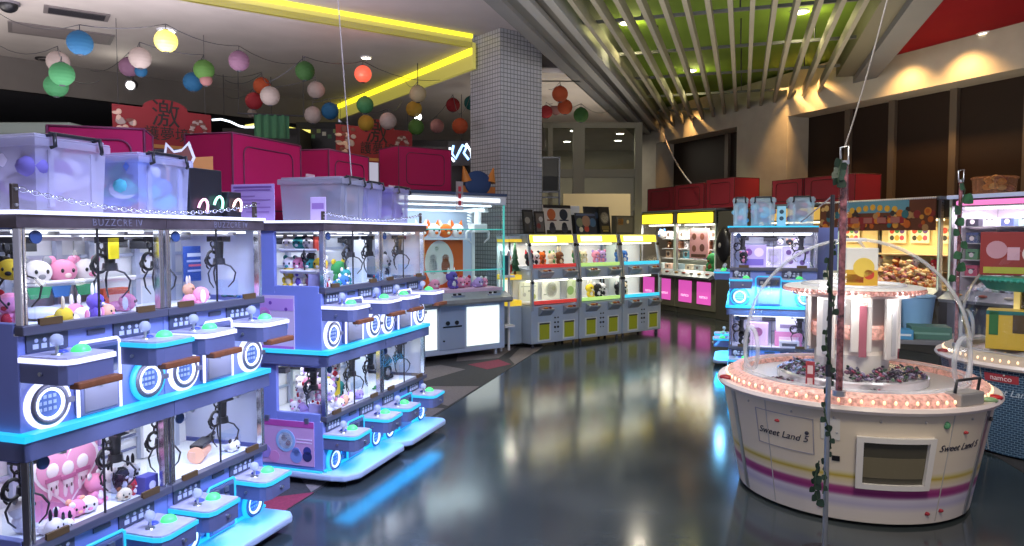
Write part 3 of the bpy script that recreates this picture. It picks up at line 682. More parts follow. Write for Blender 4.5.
# ------------------------------------------------------------------ two-tier games
TW, TD, TH = .93, .5, 1.66
to = Vector((.28, 10.45, 0)); TDIR = Vector((.783, .6225, 0))
YHD = led('yellow_header', (1., .78, .05), 1.6, (.8, .6, .05)); YHW = led('yellow_header_pale', (1., .95, .55), 2.2)
PRD = mat('prize_flap', (.26, .29, .02), .3, emit=(.5, .55, .02), es=.06)
PCOL = Matrix(((1, 0, 0, 0), (0, 0, 1, 0), (0, 1, 0, 0), (0, 0, 0, 1)))   # (x, z) profile pushed along Y
def two_tier(org, label, ledge_c, name):
    t = thing('prize_game', label, 'prize game', org, GDIR, 'two-tier prize games')
    body = mat('two_tier_body', (.40, .48, .60), .4, .15, noise=.05, ns=4)
    b = MB(); b.box(-TD, 0, 0, TW, .07, .62); b.box(-TD, -TD+.03, 0, TW, .62, TH)
    b.prism([(-TD, 1.0), (0, 1.0), (-.015, 1.16), (-TD, 1.16)], 0, TW, 0, PCOL)
    b.build('cabinet', body, t, .006)
    b = MB(); P = [(-TD, .5), (.012, .5), (.012, 1.0), (-.01, 1.2), (-.1, TH), (-TD, TH)]
    for y in (0, TW-.035):
        b.prism([(.012, .55), (.012, 1.0), (-.01, 1.2), (-.10, TH), (-.14, TH), (-.05, 1.2), (-.03, 1.0), (-.03, .55)], y, y+.035, 0, PCOL)
    b.prism([(-.10, 1.53), (-.12, TH), (-TD, TH), (-TD, 1.53)], 0, TW, 0, PCOL)
    b.build('curved_frame', mat('two_tier_frame', (.36, .40, .45), .35, .4), t)
    b = MB(); b.prism([(-.072, 1.535), (-.095, 1.645), (-.11, 1.645), (-.10, 1.535)], .05, TW-.05, 0, PCOL); hd = b.build('header_light', YHD, t)
    b = MB(); b.prism([(-.069, 1.55), (-.088, 1.63), (-.1, 1.63), (-.09, 1.55)], .1, .55, 0, PCOL); b.build('bright_patch', YHW, hd)
    for z0, z1, x0, x1 in ((.66, .99, -.012, -.018), (1.19, 1.53, -.028, -.09)):
        for ya, yb in ((.04, TW/2-.005), (TW/2+.005, TW-.04)):
            b = MB(); b.prism([(x0, z0), (x1, z1), (x1-.006, z1), (x0-.006, z0)], ya, yb, 0, PCOL); b.build('window_pane', PANE, t)
        b = MB(); b.prism([(x0+.006, z0-.02), (x0+.006, z0+.03), (x0-.02, z0+.03), (x0-.02, z0-.02)], .036, TW-.036, 0, PCOL); b.build('ledge_strip', ledge_c, t)
        b = MB(); b.box(-TD+.03, -TD+.036, .03, TW-.03, z0, z1); b.box(-TD+.036, -.06, .036, TW-.036, z0-.03, z0); b.build('interior_lining', WHITEIN, t)
        b = MB(); b.box(-.2, -.17, .06, TW-.06, z1-.03, z1-.01); b.build('light_tube', led('tube_warm', (1., .97, .8), 2.5), t)
        for y in (.02, TW-.02):
            b = MB(); b.disc((x1+.012, y, z1-.03), .025, .02, 'x', 12); b.build('lock', BLACK, t)
    for zc, x in ((.54, .0), (1.08, -.01)):
        for y in (.26, .74):
            b = MB(); b.prism([(x, zc-.07), (x+.09, zc+.01), (x+.09, zc+.03), (x, zc+.06)], y-.13, y+.11, 0, PCOL); l = b.build('button_ledge', LEDGE, t)
            b = MB(); b.sph((x+.05, y-.03, zc+.045), (.03, .05, .02), 10, 6); b.build('push_button', cm('b0641e', .3), l)
            b = MB(); b.sph((x+.055, y+.05, zc+.045), (.02, .03, .02), 10, 6); b.build('push_button', cm('7a1e14', .3), l)
    for y in (.24, .73):
        b = MB(); b.box(0, .006, y-.125, y+.125, .10, .38); fr = b.build('prize_door', mat('door_frame', (.62, .66, .68), .4), t, .003)
        b = MB(); b.box(.006, .01, y-.095, y+.095, .125, .355); b.build('door_flap', PRD, fr)
        b = MB(); b.cyl((.008, y-.095, .355), (.008, y+.095, .355), .012, n=8); b.build('hinge', DARK, fr)
    b = MB()
    for z, r in ((.43, .011), (.36, .014), (.29, .018), (.22, .008)):
        for y in (.45, .51): b.cyl((0, y, z), (.01, y, z), r, n=10)
    b.build('coin_slot', DARK, t)
    for x in (-.05, -TD+.05):
        for y in (.06, TW-.06):
            b = MB(); b.cyl((x, y, 0), (x, y, .07), .025, .018, 10); b.build('foot', DARK, t)
    M = mv(*org) @ rot('Z', GDIR)
    for z in (.97, 1.51): light('AREA', M @ Vector((-.25, TW/2, z)), 1.4, (1., .97, .74), .3, TW*.8, rot('Z', GDIR))
    return t
TT = []
for i, (lab, h, e) in enumerate((('two-tier prize game with red ledge strips, left of three beside the tiled column', (.75, .06, .05), .35), ('middle two-tier prize game with pale green ledge strips', (.55, .9, .25), .5), ('right two-tier prize game with bright blue ledge strips', (.05, .6, .85), .8))):
    TT.append(two_tier(to+TDIR*(TW+.02)*i, lab, led('ledge_strip_%s' % ('red', 'green', 'blue')[i], h, e, h), i))
def tf(i): return frame(to+TDIR*(TW+.02)*i, GDIR)
nm3 = ['red-ledge', 'green-ledge', 'blue-ledge']
tt_items = [(0, 1, .15, 'black', 'red', 'pointed'), (0, 1, .27, 'white', 'black', 'round'), (0, 1, .39, 'orange', 'brown', 'round'), (0, 1, .60, 'cream', 'green', 'round'), (0, 1, .75, 'brown', 'cream', 'long'),
            (1, 1, .15, 'green', 'cream', 'round'), (1, 1, .30, 'cream', 'white', 'round'), (1, 1, .58, 'pink', 'lilac', 'round'), (1, 1, .72, 'lilac', 'pink', 'round'), (2, 1, .14, 'blue', 'black', 'round'), (2, 1, .27, 'blue', 'white', 'round'),
            (1, 0, .45, 'yellow', 'white', 'long'), (1, 0, .62, 'black', 'white', 'round'), (1, 0, .73, 'white', 'black', 'long'), (2, 0, .15, 'black', 'white', 'pointed'), (2, 0, .27, 'cream', 'black', 'round')]
cnt = {}
for (i, k, y, c1, c2, e) in tt_items:
    q = cnt.get((i, k), 0); cnt[(i, k)] = q+1
    toy(tf(i)(-.24, y, 1.19 if k else .66), .23 if k else .24, c1, c2, '%s and %s plush toy, %s from left in the %s game\'s %s window' % (c1, c2, ORD[q], nm3[i], ('lower', 'upper')[k]), GDIR+RND.uniform(-.3, .3), e)
for i, y, bg, art, lab in ((0, .24, 'dfe3d0', [(-.08, .1, .03, 'b8bcae'), (.05, .15, (.12, .02), '8f9a86'), (0, .22, (.3, .012), 'a0aa98'), (-.1, .2, (.02, .15), 'c8ccb4'), (.1, .06, .04, 'a8b46a')], 'left white print board in the lower window of the red-ledge game'),
                           (0, .69, 'e4e6da', [(0, .15, .12, 'c4c8bc'), (0, .15, .10, 'e4e6da'), (.05, .17, .04, 'c8d0a0'), (-.1, .08, (.1, .015), '96a08c')], 'right white print board in the lower window of the red-ledge game'),
                           (1, .22, 'd4dcc0', [(-.08, .12, .07, '8fae6a'), (.08, .1, .06, '9ab878'), (0, .22, .05, 'b8c8a0')], 'green print board at the left of the green-ledge game\'s lower window'),
                           (2, .24, 'dfe6ea', [(0, .15, .08, 'a8bcc8')], 'white print board behind the toys of the blue-ledge game\'s lower window')):
    box_thing('poster_board', lab, 'board', tf(i)(-.36, y, .661), GDIR, (.015, .36 if i != 1 else .3, .29), bg, art)
b = MB(); b.box(-TD+.05, -TD+.06, .06, .36, 1.2, 1.5); b.build('back_print', cm('d8e4e0'), TT[2])
# tall side display with a santa figure and little tree on the left of the first one
sd = thing('display_case', 'narrow yellow-framed display case at the left end of the two-tier games', 'display case', tf(0)(-.42, -.24, 0), GDIR)
b = MB(); b.box(-.10, .22, 0, .22, .07, .62); b.box(-.10, -.08, 0, .22, .62, 1.63); b.box(-.1, .2, 0, .22, 1.58, 1.63); b.build('cabinet', mat('two_tier_body', (.5, .55, .6)), sd, .004)
for z0, z1 in ((.62, .70), (1.0, 1.07), (1.545, 1.585)): b = MB(); b.box(-.08, .22, .0, .22, z0, z1); b.build('yellow_band', led('yellow_band', (.9, .6, .03), .6, (.7, .5, .05)), sd)
b = MB(); b.box(.21, .215, .005, .215, 1.07, 1.545); b.box(.21, .215, .005, .215, .7, 1.); b.build('window_pane', PANE, sd)
b = MB(); b.box(-.05, -.04, .01, .21, .71, .99); b.build('lit_card', led('card_white', (1., .98, .95), .7), sd)
light('AREA', tf(0)(-.32, -.13, 1.53), 2.5, (1., .95, .8), .15, .15)
sa = thing('santa_figure', 'small santa figure in the narrow display case beside the two-tier games', 'figurine', tf(0)(-.30, -.18, 1.07), GDIR)
b = MB(); b.sph((0, 0, .09), (.05, .055, .09), 12, 8); b.sph((0, 0, .21), (.04, .04, .045), 10, 7, 1); b.cyl((0, 0, .235), (-.01, .0, .34), .042, .006, 10, 0); b.sph((.02, 0, .18), (.03, .035, .04), 8, 6, 2); b.build('body', [cm('b01e22', .8), cm('e0b090', .7), cm('eeeeee', .9)], sa)
b = MB(); b.sph((-.01, 0, .345), .016, 8, 6); b.build('hat_bobble', cm('eeeeee', .9), sa)
tr = thing('toy_tree', 'small green tree beside the santa figure', 'tree', tf(0)(-.28, -.08, 1.07), GDIR)
b = MB()
for i in range(4): b.cyl((0, 0, .05+.09*i), (0, 0, .2+.09*i), .085-.018*i, .01, 12)
b.build('branches', cm('1f4a34', .9), tr)
b = MB(); b.cyl((0, 0, 0), (0, 0, .06), .02, n=8); b.build('trunk', cm('5a3a22', .8), tr)

# boards standing on the two-tier games
def lean_board(i, x, y, wd, ht, bg, art, label, lean=-.14, z=TH):
    o = box_thing('poster_board', label, 'board', tf(i)(x, y, z), GDIR, (.02, wd, ht), bg, art)
    o.rotation_mode = 'QUATERNION'; o.rotation_quaternion = (rot('Z', GDIR) @ rot('Y', lean)).to_quaternion(); return o
lean_board(0, -.2, -.16+.28, .20, .36, '14140f', [(0, .18, (.15, .29), '3a3834'), (-.02, .2, .05, '8a8478')], 'dark framed picture leaning left on top of the red-ledge game')
lean_board(0, -.2, .08+.26, .19, .34, '1a1512', [(0, .17, (.14, .27), '57504a'), (.02, .22, .04, 'a8a29a'), (-.03, .12, .04, '6a2a26')], 'second dark framed picture leaning on top of the red-ledge game')
lean_board(0, -.28, .78, .56, .44, 'b8b0a4', [(-.13, .30, .085, 'a8552a'), (.12, .30, .085, '1e2430'), (-.13, .21, (.19, .02), '6a2a1a'), (.12, .21, (.19, .02), '1e2430'), (-.13, .13, .05, '2a2c34'), (.12, .13, .05, '2a2c34'), (-.13, .08, .065, '3a3a42'), (.12, .08, .065, '3a3a42'), (0, .03, (.5, .06), '14140f'), (0, .42, (.56, .05), '1a1713')], 'grey board showing orange and black caps and figures, on the two-tier games')
lean_board(1, -.2, .34, .44, .33, '1c2230', [(-.14, .18, .07, '6a7058'), (0, .2, .09, '8a6a58'), (.14, .18, .07, '3a5a78'), (0, .08, .05, 'a03828'), (-.12, .07, .04, 'c0b8a0'), (0, .30, (.4, .03), '46506a')], 'dark board with a row of coloured characters, on the two-tier games')
lean_board(1, -.3, .62, .42, .44, '12161e', [(-.08, .26, .07, '2c3a52'), (.06, .3, .05, '38465e')], 'tall blue-black board behind the row of character boards')
lean_board(1, -.22, .78, .24, .44, '15130f', [(0, .26, .095, '6a655a'), (0, .26, .075, 'b0a890'), (0, .1, (.16, .06), '6a5a2a'), (0, .05, (.12, .02), 'a08a3a')], 'dark board with a pale oval medallion, on the two-tier games')
box_thing('label_sheet', 'white sheet standing behind the dark character board', 'sheet', tf(1)(-.38, .22, TH+.30), GDIR, (.005, .26, .14), 'c4c8cc')
box_thing('storage_box', 'black box carrying the white sheet behind the boards', 'box', tf(1)(-.40, .22, TH), GDIR, (.1, .24, .30), '1a1a1c')
bx = box_thing('small_display', 'small glass-fronted frame with an orange tag on the blue-ledge game', 'frame', tf(2)(-.25, .25, TH), GDIR, (.10, .42, .30), '4a4636', [(0, .15, (.37, .25), '6a6550'), (-.1, .2, (.12, .1), 'd88a1e'), (.07, .2, .03, 'd8c890')])

# ------------------------------------------------------------------ big crane games along the right wall
WALLA = math.radians(-157.7); WDR = Vector((.3795, -.9252, 0)); WNM = Vector((-.9252, -.3795, 0)); F0 = Vector((2.95, 16.8, 0))
def wp(k, d=0., z=0.): return F0+WDR*k+WNM*d+Vector((0, 0, z))
def big_crane(k, Wd, label, hdr, body, pnl, in_col, light_source, power, front_pink=True, top_c=None, Hh=2.17, hd=.29):
    D = .95; org = wp(k)
    t = thing('crane_game', label, 'crane game', org, WALLA)
    b = MB(); b.box(-D, 0, 0, Wd, .12, .82); b.box(-D, -D+.03, 0, Wd, .82, Hh-.05); b.box(-D, -.06, .02, Wd-.02, 0, .12); b.build('cabinet', mat('big_body_'+body, C(body), .45, .1, noise=.06, ns=3), t, .008)
    b = MB(); b.prism([(-.05, .80), (.16, .76), (.18, .80), (-.02, .92)], 0, Wd, 0, PCOL); l = b.build('control_ledge', LEDGE, t)
    b = MB()
    for i in range(5): b.sph((.08, Wd*(.12+.19*i), .865), (.04, .06, .02), 9, 6, i % 3)
    b.build('push_button', [cm('c89a5a', .4), cm('9a4a3a', .4), cm('d8d0c0', .4)], l)
    if front_pink:
        for i in range(2):
            y = Wd*(.27+.46*i)
            b = MB(); b.box(0, .012, y-.22, y+.22, .25, .70); pn = b.build('pink_panel', led('pink_panel', (.75, .10, .50), .75, (.6, .1, .4)), t)
            text('lettering', 'namco', .10, led('pink_lettering', (1., .6, .85), 1.), mv(.0135, y, .40) @ FACE_X, pn)
    for nm, bx in (('front_pane', (-.012, 0, .03, Wd-.03)), ('side_pane', (-D+.03, -.012, .006, .014)), ('side_pane', (-D+.03, -.012, Wd-.014, Wd-.006))):
        b = MB(); b.box(*bx, .90, Hh-hd+.01); b.build(nm, PANE, t)
    for y in (0, Wd-.04):
        b = MB(); b.box(-.045, .012, y, y+.04, .82, Hh-.05); b.box(.012, .016, y+.012, y+.028, .9, Hh-hd-.01, 1); b.build('corner_post', [STEEL, led('post_light', (.75, 1., .6), .35)], t)
    b = MB(); b.box(-D, .0, 0, Wd, Hh-hd, Hh-.05); h = b.build('header', cm('3a3a34'), t)
    b = MB(); b.box(0, .03, .10, Wd-.10, Hh-hd+.01, Hh-.075); b.build('header_light', hdr, h, .02)
    b = MB(); b.box(-D, .05, -.02, Wd+.02, Hh-.05, Hh); b.build('top_edge', top_c or mat('big_top', (.18, .22, .28), .3, .5), t, .01)
    b = MB(); b.box(-D+.03, -D+.045, .03, Wd-.03, .9, Hh-hd); b.box(-D+.03, -.02, .03, Wd-.03, .88, .90); b.build('interior_lining', mat('lining_'+in_col, C(in_col), .6), t)
    b = MB(); b.box(-.2, -.16, .1, Wd-.1, Hh-hd-.04, Hh-hd-.01); b.build('light_tube', light_source, t)
    light('AREA', frame(org, WALLA)(-.4, Wd/2, Hh-hd-.06), power, light_source.node_tree.nodes['Principled BSDF'].inputs['Emission Color'].default_value[:3], .5, Wd*.8, rot('Z', WALLA))
    return t, frame(org, WALLA)
YF = led('yellow_lamp', (1., .80, .03), 1.5, (.8, .6, .05)); TWM = led('tube_warm', (1., .97, .8), 2.5)
fr = []
for i in range(2):
    fr.append(big_crane(1.37*i, 1.36, ('left', 'right')[i]+' one of two far crane games with yellow headers and pink front squares', YF, '7d7a66', None, 'cfd4cc', TWM, 19))
    t, f = fr[-1]
    for k, z in enumerate((1.12, 1.34, 1.56)):
        b = MB(); b.box(-.9, -.55, .06, 1.30, z-.015, z); b.build('prize_shelf', WHITE, t)
        for j in range(4 if k < 2 else 5):
            y = .17+(1.02/(3 if k < 2 else 4))*j
            if (j+k+i) % 2:
                toy(f(-.68, y, z), .20, *[('white', 'brown'), ('brown', 'cream'), ('cream', 'pink'), ('blue', 'white'), ('teal', 'white'), ('white', 'black')][(j*2+k+3*i) % 6], '%s plush toy, %s from left, %s shelf of the %s yellow-lit far game' % (['white', 'brown', 'cream', 'blue', 'teal', 'white'][(j*2+k+3*i) % 6], ORD[j], ['lowest', 'middle', 'top'][k], ('left', 'right')[i]), WALLA, 'round')
            else:
                hx = ['c8a890', 'd8d0c8', '6ab0c8', '9a6a50', 'e0c8d0'][(j+2*k+i) % 5]
                box_thing('prize_box', 'prize box, %s from left, %s shelf of the %s yellow-lit far game' % (ORD[j], ['lowest', 'middle', 'top'][k], ('left', 'right')[i]), 'box', f(-.7, y, z), WALLA, (.12, .20, .17), hx, [(0, .09, .05, '5a4a42'), (0, .14, (.14, .02), 'f0ece4')])
    for j in range(4):
        box_thing('prize_box', 'low prize box, %s from left at the front of the %s yellow-lit far game' % (ORD[j], ('left', 'right')[i]), 'box', f(-.25, .22+.31*j, .90), WALLA, (.16, .22, .12), ['e8dcc8', 'b8c8d0', 'e0b8a8', '8aa0b0'][j], [(0, .06, .03, '6a5a5a')])
t, f = fr[1]
hbd = box_thing('hanging_board', 'pink board with brown pictures hanging in the right yellow-lit far game', 'board', f(-.3, .42, 1.16), WALLA, (.04, .62, .62), 'd8a0a4', [(-.15, .45, .07, '7a4a3a'), (.12, .45, .07, '9a5a4a'), (-.15, .2, .07, '8a5a48'), (.12, .22, .08, '6a4038'), (0, .05, (.5, .07), '5a3a2a')])
b = MB(); b.cyl((0, -.2, .62), (0, -.2, .73), .006, n=6); b.cyl((0, .2, .62), (0, .2, .73), .006, n=6); b.build('hanger', STEEL, hbd)
toy(fr[0][1](-.35, .35, 1.56+.001), .34, 'white', 'blue', 'round white plush head at the upper left of the left yellow-lit far game', WALLA, 'round', 'head')
toy(fr[1][1](-.2, 1.0, .901), .42, 'green', 'brown', 'tall dark green plush beside the hanging pink board', WALLA, 'round')
# grey cabinet with black speaker
sp = thing('speaker_cabinet', 'grey cabinet with a black oval speaker at the right end of the far games', 'speaker', wp(2.77), WALLA)
b = MB(); b.box(-.9, .03, 0, .42, 0, 1.25); b.box(-.9, .0, 0, .42, 1.25, 2.1); b.build('cabinet', cm('4c4a42'), sp, .01)
b = MB(); b.sph((.02, .21, 1.45), (.10, .20, .34), 18, 12); b.build('speaker_cone', BLACK, sp)
b = MB(); b.sph((.115, .21, 1.45), (.02, .04, .05), 10, 7); b.build('emblem', cm('a8a4a0', .4), sp)

WARM = led('amber_tube', (1., .82, .48), 2.5)
E = []
for i in range(2):
    E.append(big_crane(3.95+1.78*i, 1.75, ('amber-lit crane game behind the clear dome, under the left of the long banner', 'amber-lit crane game behind the dome, under the right of the long banner')[i], led('amber_header', (1., .6, .12), .35, (.7, .45, .1)), '4a4438', None, 'e6cf96', WARM, 17, False))
    t, f = E[-1]
    for k, z in enumerate((1.12, 1.36)):
        b = MB(); b.box(-.9, -.5+.1*k, .05, 1.70, z-.015, z); b.build('prize_shelf', mat('amber_shelf', (.55, .42, .25), .5), t)
    lumps('prize_heap', 'heap of small orange and pink trinkets in the %s amber-lit game' % ('left', 'right')[i], 'trinkets', f(-.34, .9, .905), WALLA, (.26, .75, .36), ['d8884a', 'e8b878', 'b85a3a', 'e8d0a8', 'c87a8a', 'f0e0c0'], 420, .05, seed=5+i)
    for j in range(3):
        y = [.35, .75, 1.25][j]
        box_thing('sticker_sheet', 'small colourful print, %s from the left on the back of the %s amber-lit game' % (ORD[j], ('left', 'right')[i]), 'print', f(-.86, y, 1.52), WALLA, (.01, .32, .26), 'efe2c0', [(-.09, .19, .045, 'c84a3a'), (0, .19, .04, '4a8a5a'), (.09, .19, .045, '6a4a8a'), (-.09, .08, .04, '2a2a2a'), (0, .08, .045, 'd89a3a'), (.09, .08, .04, 'b83a5a')])
    for j in range(5):
        toy(f(-.60, .25+.32*j, 1.12), .20, *[('red', 'white'), ('black', 'brown'), ('cream', 'orange'), ('orange', 'brown'), ('white', 'pink')][(j+2*i) % 5], 'plush toy, %s from the left on the low shelf of the %s amber-lit game' % (ORD[j], ('left', 'right')[i]), WALLA, 'round')
# long banner over both
bn = thing('banner', 'long banner crowded with orange characters, white scalloped top edge, on the amber-lit games', 'banner', wp(5.42, .05, -.05), WALLA)
b = MB(); b.box(.012, .022, 0, 2.03, 1.76, 2.20); b.build('sheet', cm('6a3a26', .7), bn)
b = MB(); b.box(.021, .0235, .5, 1.62, 2.02, 2.19); b.build('sky_patch', cm('6aa0b8', .7), bn)
r = random.Random(4)
for i in range(70):
    y, z = r.uniform(.04, 1.99), r.uniform(1.79, 2.14)
    if .5 < y < 1.6 and z > 2.02: z -= .2
    b = MB(); b.disc((.0225, y, z), r.uniform(.03, .06), .003+.0001*i, 'x', 14); b.build('printed_figure', cm(r.choice(['d8802a', 'e09a3a', 'c8601e', '8a2a2a', 'b88a5a', '3a2a2a', 'd8b070', '2f6a78'])), bn)
b = MB()
for i in range(7): b.disc((.024, .64+.125*i, 2.10-.012*abs(i-3)), .045, .006, 'x', 16)
b.build('title_dots', cm('e8b03a', .6), bn)
b = MB(); b.box(.0235, .031, .55, 1.55, 1.86, 1.96); b.build('title_band', cm('9a2430', .6), bn)
for y in (.62, .86, 1.1, 1.33): b = MB(); b.box(.031, .033, y, y+.15, 1.87, 1.95); b.build('title_mark', cm('b06a64', .6), bn)
b = MB()
for i in range(58): b.sph((.018, .02+.035*i, 2.20), (.008, .018, .018), 7, 5)
b.build('scalloped_edge', cm('e8e8ee', .6), bn)
t, f = big_crane(7.6, 1.75, 'pink-lit crane game with white shelves of goods at the right photo edge', led('pink_header', (1., .25, .6), .8, (.7, .2, .5)), '5a5c70', None, 'eae2ee', led('pink_white_tube', (1., .86, .95), 3.), 24, False, mat('bright_top', (.6, .65, .8), .3, emit=(.5, .6, .95), es=.3), hd=.15)
for k, z in enumerate((1.10, 1.32, 1.54, 1.76)):
    b = MB(); b.box(-.9, -.20, .05, 1.70, z-.012, z); b.build('prize_shelf', WHITE, t)
    for j in range(7):
        hx = ['d86a8a', 'e8e8f0', '7ab08a', 'c84a5a', '5a6a9a', 'f0c8d8', '3a3a4a', 'a8d0c8'][(j*3+k*2) % 8]
        box_thing('prize_box', 'small package, %s from left on the %s shelf of the pink-lit game' % (ORD[j], ['lowest', 'second', 'third', 'top'][k]), 'package', f(-.32, .13+.23*j, z), WALLA, (.12, .17, .10 if k == 3 else .14), hx, [(0, .06, .032, 'f6f0f4'), (0, .09, (.1, .015), '4a4a5a')])
b = MB(); b.box(-.9, -.03, .016, .03, .9, 2.02); b.build('side_lining', mat('lining_eae2ee', C('eae2ee'), .6), t)
lumps('prize_heap', 'pile of clear bagged goods at the front left of the pink-lit game', 'bagged goods', f(-.3, .50, .905), WALLA, (.2, .40, .16), ['d8dce8', 'f0eaf0', 'b8c8d8', 'e0d0e0', 'a8c0b8'], 120, .06, seed=9)
# ------------------------------------------------------------------ round candy games
DOME = glass('dome_acrylic', (.97, .985, 1.), 1.32, .03)
DOMEE = frosted('dome_rim', (.8, .84, .88), .35, .12)
PINKB = mat('pink_beads', (.62, .36, .32), .35, emit=(1., .42, .30), es=.20, noise=.6, ns=45, bump=.6); AMB = led('amber_bulb', (1., .55, .22), 1.05)
def stripes(name, stops):
    m = bpy.data.materials.new(name); m.use_nodes = True; nt = m.node_tree; b = nt.nodes['Principled BSDF']
    tc = nt.nodes.new('ShaderNodeTexCoord'); sx = nt.nodes.new('ShaderNodeSeparateXYZ'); r = nt.nodes.new('ShaderNodeValToRGB')
    nt.links.new(tc.outputs['Object'], sx.inputs[0]); nt.links.new(sx.outputs['Z'], r.inputs['Fac'])
    e = r.color_ramp.elements; e[0].position = stops[0][0]; e[0].color = (*C(stops[0][1]), 1); e[1].position = stops[1][0]; e[1].color = (*C(stops[1][1]), 1)
    for p, h in stops[2:]:
        k = e.new(p); k.color = (*C(h), 1)
    nt.links.new(r.outputs['Color'], b.inputs['Base Color']); b.inputs['Roughness'].default_value = .35
    return m
def crossweave():
    m = bpy.data.materials.new('blue_cross_pattern'); m.use_nodes = True; nt = m.node_tree; b = nt.nodes['Principled BSDF']
    tc = nt.nodes.new('ShaderNodeTexCoord'); mp = nt.nodes.new('ShaderNodeMapping'); ck = nt.nodes.new('ShaderNodeTexBrick')
    ck.offset = .5; ck.inputs['Scale'].default_value = 14; ck.inputs['Mortar Size'].default_value = .03
    ck.inputs['Color1'].default_value = (*C('24405c'), 1); ck.inputs['Color2'].default_value = (*C('2c4c6c'), 1); ck.inputs['Mortar'].default_value = (*C('7c98b0'), 1)
    nt.links.new(tc.outputs['Object'], mp.inputs[0]); mp.inputs['Rotation'].default_value = (PI/2, 0, 0)
    nt.links.new(mp.outputs[0], ck.inputs['Vector']); nt.links.new(ck.outputs['Color'], b.inputs['Base Color']); b.inputs['Roughness'].default_value = .4
    return m
RT, RB, ZB, ZT = .795, .68, .022, .675
def candy_game(org, rz, label, skin, canopy_c, post_c, bead_m, heap_cols, heap_lab, deck_c='c8c8cc', blue=False):
    cr = .54 if blue else .42
    t = thing('candy_game', label, 'candy game', org, rz)
    def on(a, z, out=0.):
        """point of the cone wall at angle a (0 = towards the camera, + = right), height z"""
        rr = RB+(RT-RB)*(z-ZB)/(ZT-ZB)+out
        return Vector((rr*math.sin(a), -rr*math.cos(a), z))
    def patch(b, a0, a1, z0, z1, out0, out1, mi=0, n=8):
        vs = []
        for i in range(n+1):
            a = a0+(a1-a0)*i/n
            vs += [on(a, z0, out0), on(a, z1, out0), on(a, z1, out1), on(a, z0, out1)]
        fs = []
        for i in range(n):
            for k in range(4): fs.append((i*4+k, (i+1)*4+k, (i+1)*4+(k+1) % 4, i*4+(k+1) % 4))
        fs += [(3, 2, 1, 0), (n*4, n*4+1, n*4+2, n*4+3)]
        b.add(vs, fs, mi)
    b = MB(); b.lathe([(.0, ZB), (RB, ZB), (RB+(RT-RB)*.25, ZB+(ZT-ZB)*.25), (RB+(RT-RB)*.5, ZB+(ZT-ZB)*.5), (RT, ZT), (.70, ZT+.01)], 64); b.build('cabinet', skin, t)
    b = MB(); b.lathe([(.80, .668), (.825, .672), (.835, .69), (.825, .71), (.80, .708), (.76, .70), (.70, .70)], 72); rim = b.build('rim', mat('rim_plastic', (.70, .62, .60), .3), t)
    b = MB(); b.lathe([(.775, .70), (.765, .745), (.735, .765), (.695, .765), (.675, .74), (.675, .70)], 72); bd = b.build('light_band', bead_m, t)
    b = MB(); b.sph((0, 0, 0), (.008, .008, .013), 6, 5); b0 = b.build('bulb', AMB, bd)
    for i in range(84):
        a = 2*PI*i/84; q = b0 if i == 0 else b0.copy()
        if i: COL.objects.link(q)
        q.location = (.772*math.cos(a), .772*math.sin(a), .73)
    for a in (-1.02, 1.13, 3.0, 2.2, -2.2):
        b = MB(); patch(b, a-.03, a+.03, ZB+.005, ZT-.005, -.002, .006, 0, 2); b.build('corner_strip', STEEL, t)
    b = MB()
    for a in (-.62, .72): b = MB(); patch(b, a-.004, a+.004, ZB+.01, ZT-.01, -.001, .002, 0, 2); b.build('panel_seam', mat('seam', (.45, .43, .42), .4), t)
    for a in (-1., -.8, -.4, -.1, .2, .5, .9, 1.1): b = MB(); b.sph(on(a, .63, .002), .008, 6, 5); b.build('screw', mat('seam', (.45, .43, .42), .4), t)
    if not blue:
        fr = MB(); patch(fr, .05, .58, .235, .265, 0, .028); patch(fr, .05, .58, .51, .54, 0, .028); patch(fr, .05, .095, .26, .515, 0, .028); patch(fr, .535, .58, .26, .515, 0, .028)
        wn = fr.build('prize_window', mat('window_frame_white', (.72, .70, .68), .35), t)
        b = MB(); patch(b, .09, .54, .262, .512, .002, .007); b.build('dark_flap', mat('dark_flap', (.07, .065, .05), .12), wn)
        bm = MB(); patch(bm, .10, .53, .30, .42, .007, .0085); bm.build('inner_shelf', mat('flap_shelf', (.16, .14, .09), .4), wn)
        lp = MB(); patch(lp, -.73, -.24, .39, .395, 0, .0025); patch(lp, -.73, -.24, .60, .605, 0, .0025); patch(lp, -.73, -.723, .39, .60, 0, .0025, 0, 2); patch(lp, -.247, -.24, .39, .60, 0, .0025, 0, 2)
        lp.build('access_door', mat('door_line', (.35, .33, .38), .4), t)
        ink = mat('ink', (.03, .03, .05), .4)
        for ac, sz in ((-.50, .058), (.84, .055)):
            def fn(co, ac=ac): return on(ac+co.x/.74, (.475 if ac < 0 else .47)+co.y, .001+co.z)
            text('lettering', 'Sweet Land 5', sz, ink, None, t, .35, .0015, fn)
        b = MB(); b.M = Matrix()
        for a in (-.52, .85):
            p = on(a, .555, .002); b.sph(p, (.018, .006, .010), 8, 5)
        b.build('lips_mark', cm('b03a40'), t)
        b = MB(); p = on(-.29, .515, .002); b.sph(p, (.012, .005, .012), 8, 5); b.build('round_mark', ink, t)
        for a in (-.2, .62, .75):
            b = MB(); p = on(a, .085 if a < .7 else .095, .001); b.sph(p, (.02, .004, .012), 8, 5); b.build('small_logo', cm('a02a38'), t)
        b = MB(); patch(b, -.19, -.06, .50, .625, 0, .004); b.build('lock_plate', mat('lock_plate', (.68, .66, .62), .4), t)
        b = MB(); b.sph(on(-.13, .56, .004), .014, 10, 6); b.sph(on(-.08, .545, .004), .006, 6, 5); b.build('lock', STEEL, t)
        b = MB(); patch(b, -.115, -.06, .375, .405, 0, .004); b.build('socket', BLACK, t)
